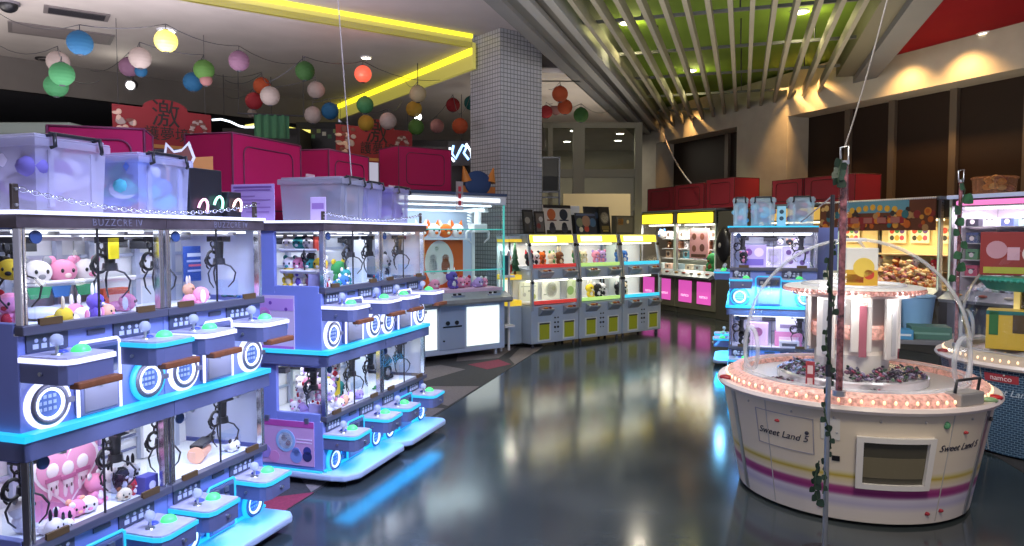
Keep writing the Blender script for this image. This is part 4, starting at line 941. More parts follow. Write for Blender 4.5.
        b = MB(); p = on(.66, .61, .002); b.sph(p, (.02, .008, .022), 10, 6); b.build('green_sticker', cm('5a9a70'), t)
        b = MB(); b.cyl(on(1.17, .60, 0), on(1.17, .60, .02), .012, n=8); b.cyl(on(1.17, .60, .02), on(1.13, .602, .02), .006, n=6); b.build('door_knob', BLACK, t)
    else:
        def fn(co): return on(-.40+co.x/.76, .50+co.y, .002+co.z)
        text('lettering', 'Sweet Land', .07, cm('c8d4e0', .4), None, t, .35, .0015, fn)
        b = MB(); patch(b, -.58, -.28, .575, .635, 0, .003); b.build('name_plate', cm('a8404a', .4), t)
        def fn2(co): return on(-.43+co.x/.77, .605+co.y, .005+co.z)
        text('lettering', 'namco', .055, cm('e8dce0', .4), None, t, 0, .0015, fn2)
    # deck, turntable and inner drum
    b = MB(); b.lathe([(.68, .715), (.64, .72), (.0, .72)], 64); b.build('deck', cm(deck_c, .3), t)
    b = MB(); b.lathe([(.45, .72), (.45, .765), (.43, .775), (.0, .775)], 56); tt = b.build('turntable', mat('turntable', (.70, .70, .74), .18, .6), t)
    b = MB(); b.lathe([(.22, .775), (.22, .90), (.19, .92), (.19, 1.29)], 32); dr = b.build('drum', mat('drum_'+post_c, C(post_c), .4), t)
    b = MB(); b.lathe([(.235, 1.00), (.245, 1.02), (.245, 1.07), (.235, 1.09)], 32); b.build('bead_ring', bead_m, dr)
    for i in range(8):
        a = i*PI/4+.2; b = MB(); b.M = rot('Z', a)
        b.box(.255, .275, -.06, .06, .93-.05*(i % 2), 1.27); b.box(.275, .282, -.015, .03, .90, 1.24, 1); b.build('scoop_arm', [mat('arm_'+post_c, C(post_c), .35), cm('a86070', .4) if i % 3 == 0 else cm('b8b8bc', .3)], t, .006)
    b = MB(); b.lathe([(.19, 1.255), (cr-.06, 1.265 if not blue else 1.22), (cr-.06, 1.28 if not blue else 1.22), (cr, 1.315 if not blue else 1.30), (cr-.02, 1.325), (.0, 1.33)], 56, mis=[0, 0, 1, 0, 0]); cn = b.build('canopy', [mat('canopy_'+canopy_c, C(canopy_c), .35), PINKB if not blue else mat('canopy_'+canopy_c, C(canopy_c))], t)
    b = MB()
    for i in range(70):
        a = 2*PI*i/70; b.sph(((cr-.008)*math.cos(a), (cr-.008)*math.sin(a), 1.298), .013, 6, 5)
    b.build('bead', mat('canopy_bead_'+canopy_c, (.8, .42, .38) if not blue else (.05, .35, .28), .3), cn)
    b = MB(); b.torus((0, 0, 1.33), .30, .012, 'z', 40, 6); b.build('canopy_trim', mat('trim_bright', (.75, .75, .78), .25, .3), cn)
    # dome with the port rings through which hands reach
    pr = [(.655, .76), (.66, .84), (.655, .95)]+[(.655*math.cos(a), .95+.67*math.sin(a)) for a in [PI/2*i/14 for i in range(1, 14)]]
    b = MB(); b.lathe(pr+[(.05, 1.62)], 64); dm = b.build('dome', DOME, t)
    b = MB(); b.torus((0, 0, .765), .66, .012, 'z', 56, 6); b.build('dome_rim', DOMEE, dm); b = MB(); b.torus((0, 0, 1.618), .07, .012, 'z', 20, 6); b.build('dome_cap', DOMEE, dm)
    for a in (-1.30, 1.42, 2.9):
        b = MB(); b.tube([(r_*math.sin(a), -r_*math.cos(a), z) for r_, z in pr+[(.03, 1.62)]], .011, 6); b.build('dome_seam', DOMEE, dm)
    for a in (-1.15, 1.15):
        M = rot('Z', a) @ mv(0, -.645, .915); b = MB(); b.M = M; b.torus((0, 0, 0), .135, .014, 'y', 28, 7); b.build('port_ring', DOMEE, dm)
        b = MB(); b.M = M; b.lathe([(.13, -.05), (.135, .05)], 28, 0, rot('X', PI/2)); b.build('port_tube', DOME, dm)
    b = MB(); b.M = rot('Z', .88)
    b.box(-.10, .10, -.80, -.70, .705, .78); b.build('latch_box', mat('latch', (.35, .34, .32), .4, .4), t, .008)
    b = MB(); b.M = rot('Z', .88); b.tube([(-.10, -.76, .78), (-.10, -.77, .85), (.10, -.77, .85), (.10, -.76, .78)], .009, 6); b.build('handle', BLACK, t)
    for a, c in ((-1.2, '8a2028'), (1.25, 'a82428'), (1.12, '7a9a70')):
        b = MB(); p = Vector((.795*math.sin(a), -.795*math.cos(a), .715)); b.sph(p, (.045, .03, .018), 10, 6); b.build('push_button', cm(c, .3), t)
    M = mv(*org) @ rot('Z', rz)
    for i in range(5):
        a = -1.2+.6*i+(.0 if not blue else .2)
        p = M @ Vector((.335*math.sin(a), -.335*math.cos(a), .7755))
        lumps('candy_heap', 'heap of %s, %s from left on the %s turntable' % (heap_lab, ORD[i], 'blue round game\'s' if blue else 'white round game\'s'), 'candy', p, 0, (.115, .10, .075), heap_cols, 70, .017, seed=20+i)
        if i < 3:
            p = M @ Vector((.545*math.sin(a+.3), -.545*math.cos(a+.3), .721))
            lumps('candy_heap', 'low scatter of %s, %s from left on the %s deck' % (heap_lab, ORD[i], 'blue round game\'s' if blue else 'white round game\'s'), 'candy', p, 0, (.10, .08, .03), heap_cols[::-1], 45, .015, seed=40+i)
    light('POINT', M @ Vector((0, 0, 1.48)), 1.2, (1., .93, .85), .05)
    for a in (-.9, 0, .9): light('POINT', M @ Vector((.36*math.sin(a), -.36*math.cos(a), 1.24)), 1.3, (1., .96, .92), .04)
    return t, M
SL = Vector((2.2, 4.71, 0))
STRP = [(0, 'd8cfc4'), (.09, 'd4ccc8'), (.13, 'b4aec8'), (.165, 'ccc6d4'), (.185, '9a4a86'), (.20, '8e2a70'), (.225, 'a04a80'), (.24, 'd8cabc'), (.275, 'd4c498'), (.29, 'b8a030'), (.305, 'd0c490'), (.325, 'd8cdbc'), (.36, 'd6cab8'), (.7, 'd6cab6')]
S1, M1 = candy_game(SL, math.radians(-25), 'big white round candy game with rainbow stripes and clear dome, at the right front', stripes('white_striped_skin', STRP), 'd8d4d0', 'dcd8d4', PINKB, ['4a2440', '2a2238', '7a2440', '33503a', '5a5070', '8a8098', '1e1a28'], 'dark wrapped sweets')
S2, M2 = candy_game(Vector((4.25, 5.65, 0)), math.radians(-37), 'round candy game with blue patterned cabinet and teal roof at the right photo edge', crossweave(), '2f8a78', 'd8c46a', mat('rim_tan', (.5, .42, .34), .4), ['a82a2a', 'c86a3a', 'd8b87a', '3a6a8a', '8a4a7a'], 'red wrapped sweets', '8a7450', True)
# sign box on the white game's canopy, price tag at its drum
q = M1 @ Vector((.04, -.1, 1.332))
sg = box_thing('sign_box', 'white sign box with red and yellow print on the canopy inside the dome', 'sign', q, math.radians(-115), (.13, .2, .235), 'd8d4cc', [(0, .05, (.198, .098), 'c89a28'), (-.03, .045, (.1, .05), 'a02a20'), (.05, .07, .03, 'b83a24'), (.02, .115, .06, 'd8b84a')])
q = M1 @ Vector((-.22, -.50, .722)); box_thing('price_tag', 'red upright price tag on the deck under the dome of the white game', 'tag', q, math.radians(-115), (.008, .05, .17), 'a83a44', [(0, .12, (.03, .05), 'e0c8c8'), (0, .05, (.03, .04), 'e0c8c8')])
# animal sign in the blue game
q = M2 @ Vector((-.27, -.18, 1.332)); box_thing('sign_board', 'red sign with a white llama shape in the round game at the photo\'s right edge', 'sign', q, math.radians(-127), (.02, .50, .34), '8a2a28', [(-.14, .2, .07, 'b88a98'), (-.03, .17, (.08, .1), 'c8a0b0'), (.1, .17, .075, 'd8d0cc'), (.17, .25, (.04, .12), 'd8d0cc'), (.08, .08, (.03, .1), 'd8d0cc'), (.14, .08, (.03, .1), 'd8d0cc'), (-.05, .04, (.35, .05), 'a8a83a')])
for i, a in enumerate((-.9, -.3, .35, .95)):
    p = M2 @ Vector((.34*math.sin(a), -.34*math.cos(a), .776))
    b = MB(); b.box(-.02, .02, -.03, .03, 0, .45); b.build('yellow_post', led('yellow_post', (1., .75, .2), .35, (.7, .55, .2)), S2).location = M2.inverted() @ p
p = M2 @ Vector((-.30, -.30, .776)); box_thing('toy_shop_block', 'yellow toy house block with green side inside the blue round game', 'toy', p, math.radians(-127), (.22, .30, .30), 'c8a83a', [(-.1, .2, (.06, .18), '2f6a3a'), (.07, .2, (.1, .14), '4a3a22'), (0, .28, (.3, .03), '1f6a6a')])

# decorative poles with vines
TINSEL = mat('red_tinsel', (.30, .10, .10), .25, .3, noise=.85, ns=30)
def deco_pole(x, y, z0, z1, label, r=.022):
    t = thing('decorative_pole', label, 'pole', (x, y, z0))
    b = MB(); b.cyl((0, 0, 0), (0, 0, z1-z0), r*.75, n=12); b.build('tinsel_core', TINSEL, t)
    b = MB(); b.cyl((0, 0, 0), (0, 0, z1-z0), r, n=16); b.build('clear_tube', ACRYL, t)
    b = MB(); b.cyl((0, 0, 0), (0, 0, .03), r*1.5, n=14); b.build('base_collar', STEEL, t); b = MB(); b.cyl((0, 0, z1-z0), (0, 0, z1-z0+.02), r*1.1, n=14); b.tube([(-.02, 0, z1-z0+.02), (-.022, 0, z1-z0+.09), (.022, 0, z1-z0+.1), (.02, 0, z1-z0+.02)], .006, 6); b.build('fitting', STEEL, t)
    return t
deco_pole(1.80, 3.985, .765, 2.03, 'clear tube with red tinsel standing on the white round game\'s rim', .024)
deco_pole(3.52, 5.76, .765, 2.06, 'thin tinsel-filled tube rising from the blue round game at right', .018)
po = thing('stand_pole', 'thin silver and black pole standing on the floor before the white round game', 'pole', (1.612, 3.69, 0))
b = MB(); b.cyl((0, 0, 0), (0, 0, .95), .013, n=10); b.build('lower_tube', STEEL, po)
b = MB(); b.cyl((0, 0, .95), (0, 0, 1.85), .0105, n=10); b.cyl((0, 0, .93), (0, 0, .99), .017, n=10); b.build('upper_tube', DARK, po)
b = MB(); b.lathe([(.0, 0), (.12, 0), (.12, .012), (.02, .025), (.0, .025)], 20); b.build('base_plate', DARK, po)
LEAF = mat('leaf_green', (.03, .12, .05), .5, noise=.4, ns=20); LEAFD = mat('leaf_dark', (.012, .035, .022), .5, noise=.3, ns=20)
def vine(pts, lsz, n, label, m, seed=1):
    rr = random.Random(seed); b = MB(); b.tube(pts, .0035, 5)
    P = [Vector(p) for p in pts]; L = len(P)-1
    for i in range(n):
        f = (i+.5)/n*L; k = min(int(f), L-1); p = P[k].lerp(P[k+1], f-k)
        a = rr.uniform(0, 2*PI); sgn = -1 if i % 2 else 1
        M = mv(*p) @ rot('Z', rr.uniform(-.6, .6)) @ rot('Y', sgn*rr.uniform(.3, 1.)) @ rot('X', rr.uniform(-.3, .3))
        s = lsz*rr.uniform(.75, 1.2); out = []
        for x, w in ((0, .12), (.25, .5), (.5, .48), (.8, .25), (1., 0)): out.append((x, w))
        vs = [(0, 0, 0)]; poly = [(w*s, 0, -x*s) for x, w in out]+[(-w*s, 0, -x*s) for x, w in reversed(out[:-1])]
        vs = [(x, .0015+.1*abs(x), z) for x, y, z in poly]+[(x, -.0015+.1*abs(x), z) for x, y, z in poly]; q = len(poly)
        b.add(vs, [tuple(range(q)), tuple(reversed(range(q, 2*q)))]+[(j, q+j, q+(j+1) % q, (j+1) % q) for j in range(q)], 1, False, M)
    return tag(b.build('ivy_vine', [mat('vine_stem', (.03, .06, .03), .6), m]), label, 'vine')
vine([(1.612+.018*math.cos(i*.9), 3.69+.018*math.sin(i*.9), 1.62-.05*i) for i in range(24)]+[(1.60, 3.67, .42), (1.585, 3.665, .33)], .032, 34, 'dark ivy vine wound down the thin floor pole before the white round game', LEAFD, 3)
vine([(1.565, 3.67, .50), (1.545, 3.66, .43), (1.54, 3.66, .36), (1.56, 3.66, .29)], .042, 10, 'hanging tip of ivy beside the thin floor pole, over the rainbow stripes', LEAFD, 8)
vine([(1.775, 3.96, 2.06), (1.76, 3.96, 1.99), (1.755, 3.96, 1.93)], .045, 8, 'green leaf tuft at the top of the red tinsel tube', LEAFD, 5)
vine([(3.50+.03*math.sin(i*1.3), 5.72, 2.09-.09*i) for i in range(10)], .085, 9, 'ivy with large round green leaves on the thin tube at right', LEAF, 6)

# boxes and a basket on a low table behind the dome
tb = thing('display_table', 'low grey table behind the dome carrying blue and teal boxes', 'table', (3.85, 7.15, 0), math.radians(-20))
b = MB(); b.box(-.75, .75, -.35, .35, .62, .66); b.build('tabletop', cm('77777c'), tb, .006)
for x in (-.7, .7):
    for y in (-.3, .3):
        b = MB(); b.box(x-.02, x+.02, y-.02, y+.02, 0, .62); b.build('leg', cm('50505a'), tb)
tbf = frame((3.85, 7.15, 0), math.radians(-20))
FR = math.radians(-110)
for (x, y, z, d, c, art, lab) in ((-.62, .05, .66, (.3, .22, .62), 'd8d0b8', [(.02, .4, .01, '6a6a60')], 'tall cream box on the low table behind the dome'),
    (-.25, .1, .66, (.28, .42, .2), '6a6a74', [(0, .1, (.3, .06), '8a8a94')], 'grey box under the dark blue one on the low table'),
    (-.25, .1, .86, (.28, .40, .17), '2c5c98', [(0, .1, (.3, .03), '5a90c8')], 'dark blue box atop the grey box on the low table'),
    (-.14, -.22, .66, (.2, .36, .09), '4a98c8', [(0, .045, (.32, .02), 'dce8f0')], 'flat light blue box with a white stripe at the front of the low table'),
    (.2, -.1, .66, (.3, .34, .12), '4a7a6a', [(0, .06, (.3, .02), '7aa898')], 'flat teal box at the right of the low table')):
    box_thing('prize_box', lab, 'box', tbf(x, y, z), FR, d, c, art)
bk = thing('basket', 'light blue round basket standing on the low table behind the dome', 'basket', tbf(.12, .18, .66))
b = MB(); b.lathe([(.0, .01), (.13, .01), (.17, .38), (.18, .38), (.14, 0), (.0, 0)], 24); b.build('bowl', cm('8ab8e0', .5), bk)
b = MB(); b.torus((0, 0, .38), .175, .012, 'z', 24, 6); b.build('rim', cm('a8d0f0', .5), bk)
box_thing('storage_box', 'red box on the floor in front of the low table behind the dome', 'box', tbf(-.4, -.62, 0), FR, (.4, .5, .62), '8a2a34', [(0, .5, (.44, .02), 'b04a50')])

# ------------------------------------------------------------------ crates, boxes and oddments on top of the games
def crate(org, rz, dims, label, col, content=None, a=.42, handle_sides=(1,), group=None, tint=None, cname='clouded_'):
    """lidded see-through storage crate: front = local +X, width along Y, origin at base centre"""
    dx, dy, dz = dims; t = thing('storage_crate', label, 'storage crate', org, rz, group)
    m = frosted(cname+col+'%d' % int(a*100), C(col), a, .35, tint)
    b = MB(); ex = .93
    def ringbox(z0, s0, z1, s1, th=.004):
        o0 = [(-dx/2*s0, -dy/2*s0), (dx/2*s0, -dy/2*s0), (dx/2*s0, dy/2*s0), (-dx/2*s0, dy/2*s0)]; o1 = [(x*s1/s0, y*s1/s0) for x, y in o0]
        b.add([(*p, z0) for p in o0]+[(*p, z1) for p in o1], [(0, 1, 5, 4), (1, 2, 6, 5), (2, 3, 7, 6), (3, 0, 4, 7)])
    ringbox(.004, ex-.05, dz*.84, ex); ringbox(dz*.84, ex, dz*.84, 1.); ringbox(dz*.84, 1., dz*.93, 1.)
    s0 = ex-.05; b.add([(-dx/2*s0, -dy/2*s0, .004), (dx/2*s0, -dy/2*s0, .004), (dx/2*s0, dy/2*s0, .004), (-dx/2*s0, dy/2*s0, .004)], [(0, 3, 2, 1)])
    for k in (-.28, .28):   # pressed ribs
        b.box(dx/2*ex-.006, dx/2*ex+.004, dy*k-.012, dy*k+.012, .02, dz*.8)
    b.build('tub', m, t)
    b = MB(); b.box(-dx/2, dx/2, -dy/2, dy/2, dz*.93, dz*.96); b.box(-dx/2*.92, dx/2*.92, -dy/2*.92, dy/2*.92, dz*.96, dz); b.build('lid', m, t, .006)
    for sx in handle_sides:
        b = MB(); x = dx/2*sx; o = .018*sx
        b.tube([(x-o*1.5, -dy*.30, dz*.985), (x+o, -dy*.30, dz*1.0), (x+o*1.4, -dy*.31, dz*.84), (x+o*.6, -dy*.34, dz*.82)], .0085, 6)
        b.tube([(x-o*1.5, dy*.30, dz*.985), (x+o, dy*.30, dz*1.0), (x+o*1.4, dy*.31, dz*.84), (x+o*.6, dy*.34, dz*.82)], .0085, 6)
        b.tube([(x-o*.4, -dy*.30, dz*1.01), (x-o*.4, dy*.30, dz*1.01)], .0085, 6)
        b.build('handle', BLACK, t)
    if content:
        cols, n, sz = content
        r_ = random.Random(int(dx*1000+dy*777+len(label)))
        b = MB()
        for i in range(n):
            k = r_.randrange(len(cols)); b.sph((r_.uniform(-.36, .36)*dx, r_.uniform(-.36, .36)*dy, .02+sz+r_.uniform(0, .62)*dz), (sz, sz*1.2, sz*.8), 8, 6, k)
        o = b.build('contents', [cm(c, .8) for c in cols], t); o['kind'] = 'stuff'
    return t
ZT_ = 1.742
def top_on(s, p): return row(s, p, ZT_)
crate(top_on(-1.13, -.30), ROWA, (.46, .36, .31), 'large cloudy crate at the left edge on top of the nearest crane game, black handle', 'c9c6da', (['6a60a8', '9a90c8', 'c8c0d8', '7a4a9a'], 30, .06), .5)
crate(top_on(-.62, -.30), ROWA, (.46, .35, .29), 'second cloudy crate on the left row, blue and white goods inside', 'c2c4e2', (['5a78c8', '8a98d8', 'd8dcf0', '4aa0b0'], 30, .055), .45)
# black bracelet display, card and fox cut-out
ds = thing('bracelet_display', 'black stepped stand with glowing bracelets between crates on the left row', 'display stand', top_on(-.17, -.20), ROWA)
b = MB(); b.box(-.10, .03, -.19, .06, 0, .26); b.box(-.10, .07, .06, .17, 0, .145); b.build('stand', BLACK, ds, .006)
for y, z, c, e, x in ((-.105, .045, 'pink', (1., .25, .5), .04), (.015, .065, 'green', (.2, 1., .55), .04), (.12, .055, 'amber', (1., .5, .4), .08)):
    b = MB(); pts = [(x+.01*math.sin(a), y+.034*math.cos(a), z+.05*math.sin(a)) for a in [PI*i/12-.35 for i in range(14)]]
    b.tube(pts, .007, 6); b.build('glow_bracelet', led('bracelet_'+c, e, 1.6), ds)
fx = thing('fox_cutout', 'brown fox head cut-out with a white edge behind the bracelet stand', 'cut-out', top_on(-.12, -.40), ROWA-.9)
b = MB(); b.prism([(-.10, 0), (.14, 0), (.14, .35), (-.10, .33)], -.006, .006, 0, FACE_X); b.prism([(-.12, .30), (-.10, .42), (-.06, .375), (-.02, .385), (.02, .43), (.05, .34), (.02, .27), (-.09, .27)], -.006, .008, 1, FACE_X); b.build('white_edge', [cm('a86a2a'), cm('e0dcd8')], fx)
b = MB(); b.prism([(-.105, .305), (-.092, .395), (-.06, .36), (-.02, .37), (.012, .405), (.035, .34), (.01, .285), (-.08, .285)], .008, .012, 0, FACE_X); b.build('head', cm('6a3428'), fx)
box_thing('paper_sheet', 'lilac printed sheet standing left of the large cloudy crate with dark toys', 'sheet', top_on(.66, -.55), ROWA-PI/2, (.006, .34, .245), 'a78cc4', [(0, .225, (.30, .012), '6a4a8a'), (0, .205, (.28, .01), '7a5a9a'), (-.06, .165, (.16, .008), '8a6aa8'), (0, .14, (.28, .008), '8a6aa8'), (-.04, .115, (.2, .008), '8a6aa8'), (0, .09, (.28, .008), '8a6aa8'), (.04, .06, (.18, .008), '8a6aa8')])
def post(s, p, h, label, lean=0.):
    t = thing('chain_post', label, 'post', top_on(s, p), ROWA)
    b = MB(); b.box(-.008, .008, -.014, .014, 0, h); b.build('strap', mat('strap_bronze', (.06, .045, .035), .4, .4), t, .004)
    b = MB(); b.cyl((.008, 0, h-.02), (.014, 0, h-.02), .006, n=8); b.cyl((.008, 0, .02), (.014, 0, .02), .006, n=8); b.build('bolt', STEEL, t)
def chain(s0, s1, p, z0, z1, sag, label):
    b = MB(); n = int((s1-s0)/.026)
    for i in range(n):
        f = (i+.5)/n; c = row(s0+(s1-s0)*f, p, z0+(z1-z0)*f-sag*4*f*(1-f)); sl = (z1-z0)-sag*4*(1-2*f)
        M = mv(*c) @ rot('Z', ROWA) @ rot('X', math.atan2(sl, s1-s0)) @ rot('Y', PI/2*(i % 2))
        b.M = M; b.torus((0, 0, 0), .0085, .0024, 'x', 10, 5, 0, 1.9)
    b.M = Matrix(); tag(b.build('chain', CHROME), label, 'chain')
post(-1.435, -.03, .10, 'bronze chain post on the nearest crane game at the photo\'s left'); post(-.02, -.03, .09, 'dark chain post on the far end of the nearer pair of games')
chain(-1.425, -.03, -.015, ZT_+.08, ZT_+.075, .065, 'silver chain sagging across the front of the nearer pair\'s crates')
post(BS+.05, -.03, .06, 'short chain post on the near end of the farther pair of games'); post(BS+2*WB-.02, -.03, .09, 'chain post on the far end of the farther pair of games')
chain(BS+.06, BS+2*WB-.03, -.015, ZT_+.05, ZT_+.075, .045, 'silver chain along the front of the farther pair\'s crates')
crate(top_on(1.115, -.30), ROWA, (.52, .34, .31), 'large cloudy crate with dark round toys on the third double-deck crane game', 'aeb0c0', (['3a2a3a', '9a5a5a', '2a3a5a', '8a8a9a', 'b08a8a'], 22, .055), .6)
crate(top_on(1.47, -.30), ROWA, (.46, .31, .30), 'middle cloudy crate with violet goods on the farther pair of games', 'a9a9cc', (['6a5ab0', 'a8a0d8', '8a6ab8', '5a6ab8'], 22, .05), .55)
crate(top_on(1.93, -.30), ROWA, (.46, .33, .29), 'farthest cloudy crate with dark violet goods on the farther pair of games', 'a6a2cc', (['4a2a7a', '5a4a9a', '8a7ab8'], 24, .05), .5)
box_thing('paper_sheet', 'lilac sheet standing between the large and middle cloudy crates', 'sheet', top_on(.80, -.14), ROWA-PI/2, (.006, .12, .16), 'b8a4cc', [(0, .1, (.09, .04), '8a6aa8')])
mg = 'c0175e'
def fabric_box(org, rz, dims, label, col=mg, a=.86, group=None):
    """see-through coloured fabric box with piped edges; local X front"""
    dx, dy, dz = dims; t = thing('fabric_box', label, 'storage box', org, rz, group)
    m = frosted('fabric_'+col, C(col), a, .6, C(col)); e = cm('5c0a34' if col == mg else '4a0c14', .6)
    b = MB(); b.box(-dx/2, dx/2, -dy/2, dy/2, 0, dz); b.build('shell', m, t, .012)
    b = MB()
    for sx in (-1, 1):
        for sy in (-1, 1): b.cyl((sx*dx/2, sy*dy/2, .01), (sx*dx/2, sy*dy/2, dz-.005), .007, n=6)
    for z in (.01, dz-.006): b.tube([(-dx/2, -dy/2, z), (dx/2, -dy/2, z), (dx/2, dy/2, z), (-dx/2, dy/2, z)], .007, 6, 0, True)
    b.build('piping', e, t)
    w, h = dy*.36, dz*.36; b = MB(); pts = []
    for cx, cz, a0 in ((w-.06, h-.06, 0), (-w+.06, h-.06, PI/2), (-w+.06, -h+.06, PI), (w-.06, -h+.06, 1.5*PI)):
        pts += [(dx/2+.004, cx+.06*math.cos(a0+PI/2*i/4), dz/2+cz+.06*math.sin(a0+PI/2*i/4)) for i in range(5)]
    b.tube(pts, .006, 5, 0, True); b.build('zip', e, t)
    return t
fabric_box(row(-.30, -.80, ZT_), math.radians(-72), (.28, .46, .485), 'magenta fabric box behind the cloudy crates of the nearer pair, below the red banner')
fabric_box(row(1.19, -1.0, ZT_), ROWA, (.40, .82, .62), 'magenta fabric box, left of three behind the crates of the farther pair')
fabric_box(row(2.2, -.93, ZT_), ROWA, (.45, .68, .62), 'magenta fabric box, middle of three behind the crates of the farther pair')
fabric_box(wf(-.35, .55, 2.206), GDIR, (.5, .78, .55), 'magenta fabric box, right of three, on the left end of the wide white machine')
# rear cabinet row that carries the third box
rc = thing('rear_cabinet', 'lavender cabinet behind the farthest left-row game carrying a magenta box', 'cabinet', row(2.27, -.50, 0), ROWA)
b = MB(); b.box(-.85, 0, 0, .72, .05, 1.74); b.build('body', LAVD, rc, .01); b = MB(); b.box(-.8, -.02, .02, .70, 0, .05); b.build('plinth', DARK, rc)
def tag_stand(p, rz, h, label):
    t = thing('acrylic_tag', label, 'tag', p, rz)
    b = MB(); b.box(-.004, .004, -.055, .055, 0, h); b.box(-.03, .03, -.055, .055, 0, .006); b.build('acrylic_sheet', frosted('tag_clear', (.8, .75, .8), .35), t)
    b = MB()
    for i in range(3): b.box(.004, .007, -.022, .022, h*(.18+.24*i), h*(.18+.24*i)+h*.17)
    b.build('red_marks', cm('b82a3a', .5), t)
tag_stand(row(1.30, -.52, ZT_), ROWA, .36, 'clear tag with red marks between the left and middle magenta boxes'); tag_stand(row(2.20, -.30, ZT_), ROWA, .33, 'clear tag with red marks before the right magenta box')
tag_stand(wf(.034, .98, 1.96), GDIR, .38, 'clear tag with red marks on the front of the wide white machine')
mb = thing('mascot_board', 'blue rounded cut-out board with orange ears on top of the wide white machine', 'sign board', wf(-.15, 1.42, 2.205), GDIR)
b = MB(); b.box(-.01, 0, -.28, .28, 0, .10); b.build('base', cm('a8632a'), mb)
b = MB(); b.sph((.01, -.02, .14), (.03, .22, .17), 20, 12); b.build('blue_shape', cm('1f3a66', .5), mb)
for k in (-1, 1):
    b = MB(); b.cyl((0, k*.20-.0, .16), (0, k*.25, .36), .07, .01, 10); b.build('ear', cm('b8702a', .6), mb)
ns = thing('neon_sign', 'blue and white neon squiggle hanging behind the right magenta box', 'neon sign', at(461, 153, 13.2), -.2)
b = MB(); b.tube([(-.14, 0, .14), (-.17, 0, 0), (-.1, 0, -.1), (-.02, 0, .05), (.03, 0, .14), (.1, 0, .1), (.05, 0, 0), (.14, 0, -.12)], .022, 7); b.build('blue_tube', led('neon_blue', (.25, .5, 1.), 2.2), ns)
b = MB(); b.tube([(-.2, -.02, .1), (-.21, -.02, -.05), (-.12, -.02, -.15)], .02, 7); b.tube([(.1, -.02, .16), (.19, -.02, .02), (.2, -.02, -.1)], .02, 7); b.build('white_tube', led('neon_white', (.8, .9, 1.), 2.2), ns)
b = MB(); b.box(-.25, .25, .03, .05, -.22, .22); b.build('backing', BLACK, ns)
b = MB(); b.cyl((0, .04, .22), (0, .04, 1.15), .006, n=6); b.build('hanger', DARK, ns)

# crates on the cyan game, red fabric boxes along the wall, clear box at far right
cf = frame(CO, CA)
for y, x, d, lab in ((.10, -.24, (.42, .16, .30), 'narrow cloudy crate at the left end of the cyan game\'s top'), (.325, -.2, (.42, .26, .30), 'cloudy crate with pink and blue goods, middle of the cyan game\'s top'), (.705, -.2, (.42, .26, .30), 'cloudy crate with dark pink goods at the right of the cyan game\'s top')):
    crate(cf(x, y, ZT_), CA, d, lab, 'cfe6f0', (['8ad0f0', 'c87aa0', 'd8a0c0', '7ac8f0'] if y < .5 else ['b86a8a', 'd8a0b8', 'a86a8a', 'b8d8e8'], 16, .04), .42, cname='cyan_cloud_')
bx = box_thing('display_block', 'pale blue display block between the crates on the cyan game', 'block', cf(-.16, .515, ZT_), CA, (.10, .09, .21), '9ad0e4', [(0, .15, .022, '2a4a5a'), (0, .08, .022, '2a4a5a')])
rd = 'a83444'
for k, L, dd, hh, lab in ((.05, 1.0, .6, .52, 'red fabric box at the left on the far yellow-lit games'), (1.12, 1.0, .6, .54, 'red fabric box in the middle on the far yellow-lit games'), (2.2, .85, .6, .58, 'red fabric box at the right on the far yellow-lit games'), (4.05, .72, .55, .44, 'red fabric box, left of two above the cyan game\'s crates'), (4.82, 1.05, .55, .44, 'red fabric box, right of two, behind the red tinsel tube')):
    fabric_box(wp(k+L/2, -.45, 2.17), WALLA, (dd, L, hh), lab, rd, .9)
t = crate(wp(7.95, -.35, 2.17), WALLA, (.34, .42, .24), 'clear box of orange goods on top of the pink-lit game at right', 'c89a78', (['b8803a', '8a5a4a', 'c8a060'], 18, .05), .3, (), cname='orange_cloud_')
crate(wp(8.62, -.35, 2.17), WALLA, (.34, .36, .24), 'cream box at the photo\'s right edge on top of the pink-lit game', 'd8c8b0', None, .8, (), cname='cream_')
# items inside the cyan game
for (x, y, z, d, bg, art, lab) in ((-.40, .25, UF, (.02, .26, .26), 'b0a0d0', [(-.06, .18, .04, '7a4a9a'), (.05, .18, .05, 'd8c8e8'), (0, .07, (.2, .07), '6a5ab0')], 'violet printed board at the left of the cyan game\'s upper window'),
    (-.36, .46, UF+.02, (.02, .17, .22), 'd8d4ec', [(0, .11, (.14, .18), 'b8b0d8'), (0, .11, (.12, .16), 'e4e0f2'), (0, .09, .04, 'a8a0c8')], 'framed pale card in the middle of the cyan game\'s upper window'),
    (-.42, .69, UF, (.02, .28, .25), 'd4ccec', [(-.08, .18, .028, '6a4a8a'), (.02, .16, .028, '6a4a8a'), (.1, .19, .028, '6a4a8a'), (-.06, .08, .028, '6a4a8a'), (.06, .07, .028, '6a4a8a')], 'pale board with violet dots at the right of the cyan game\'s upper window'),
    (-.35, .3, LF, (.1, .22, .25), 'd8b8d8', [(0, .15, .05, '9a5a8a'), (-.06, .2, .03, 'f0e0f0')], 'pink and white box at the left of the cyan game\'s lower window'),
    (-.38, .62, LF, (.14, .28, .16), 'd88ab8', [(0, .08, (.2, .05), 'f0d0e4')], 'pink box at the bottom right of the cyan game\'s lower window'),
    (-.38, .62, LF+.16, (.14, .26, .13), 'e4e0ec', [(0, .06, (.18, .04), '8a7a9a')], 'white box atop the pink one in the cyan game\'s lower window'),
    (-.20, .62, LF, (.1, .2, .08), 'c8c8d8', [(0, .04, (.15, .03), '4a4a5a')], 'low grey box at the front of the cyan game\'s lower window')):
    box_thing('poster_board' if d[0] < .05 else 'prize_box', lab, 'board' if d[0] < .05 else 'box', cf(x, y, z), CA, d, bg, art)
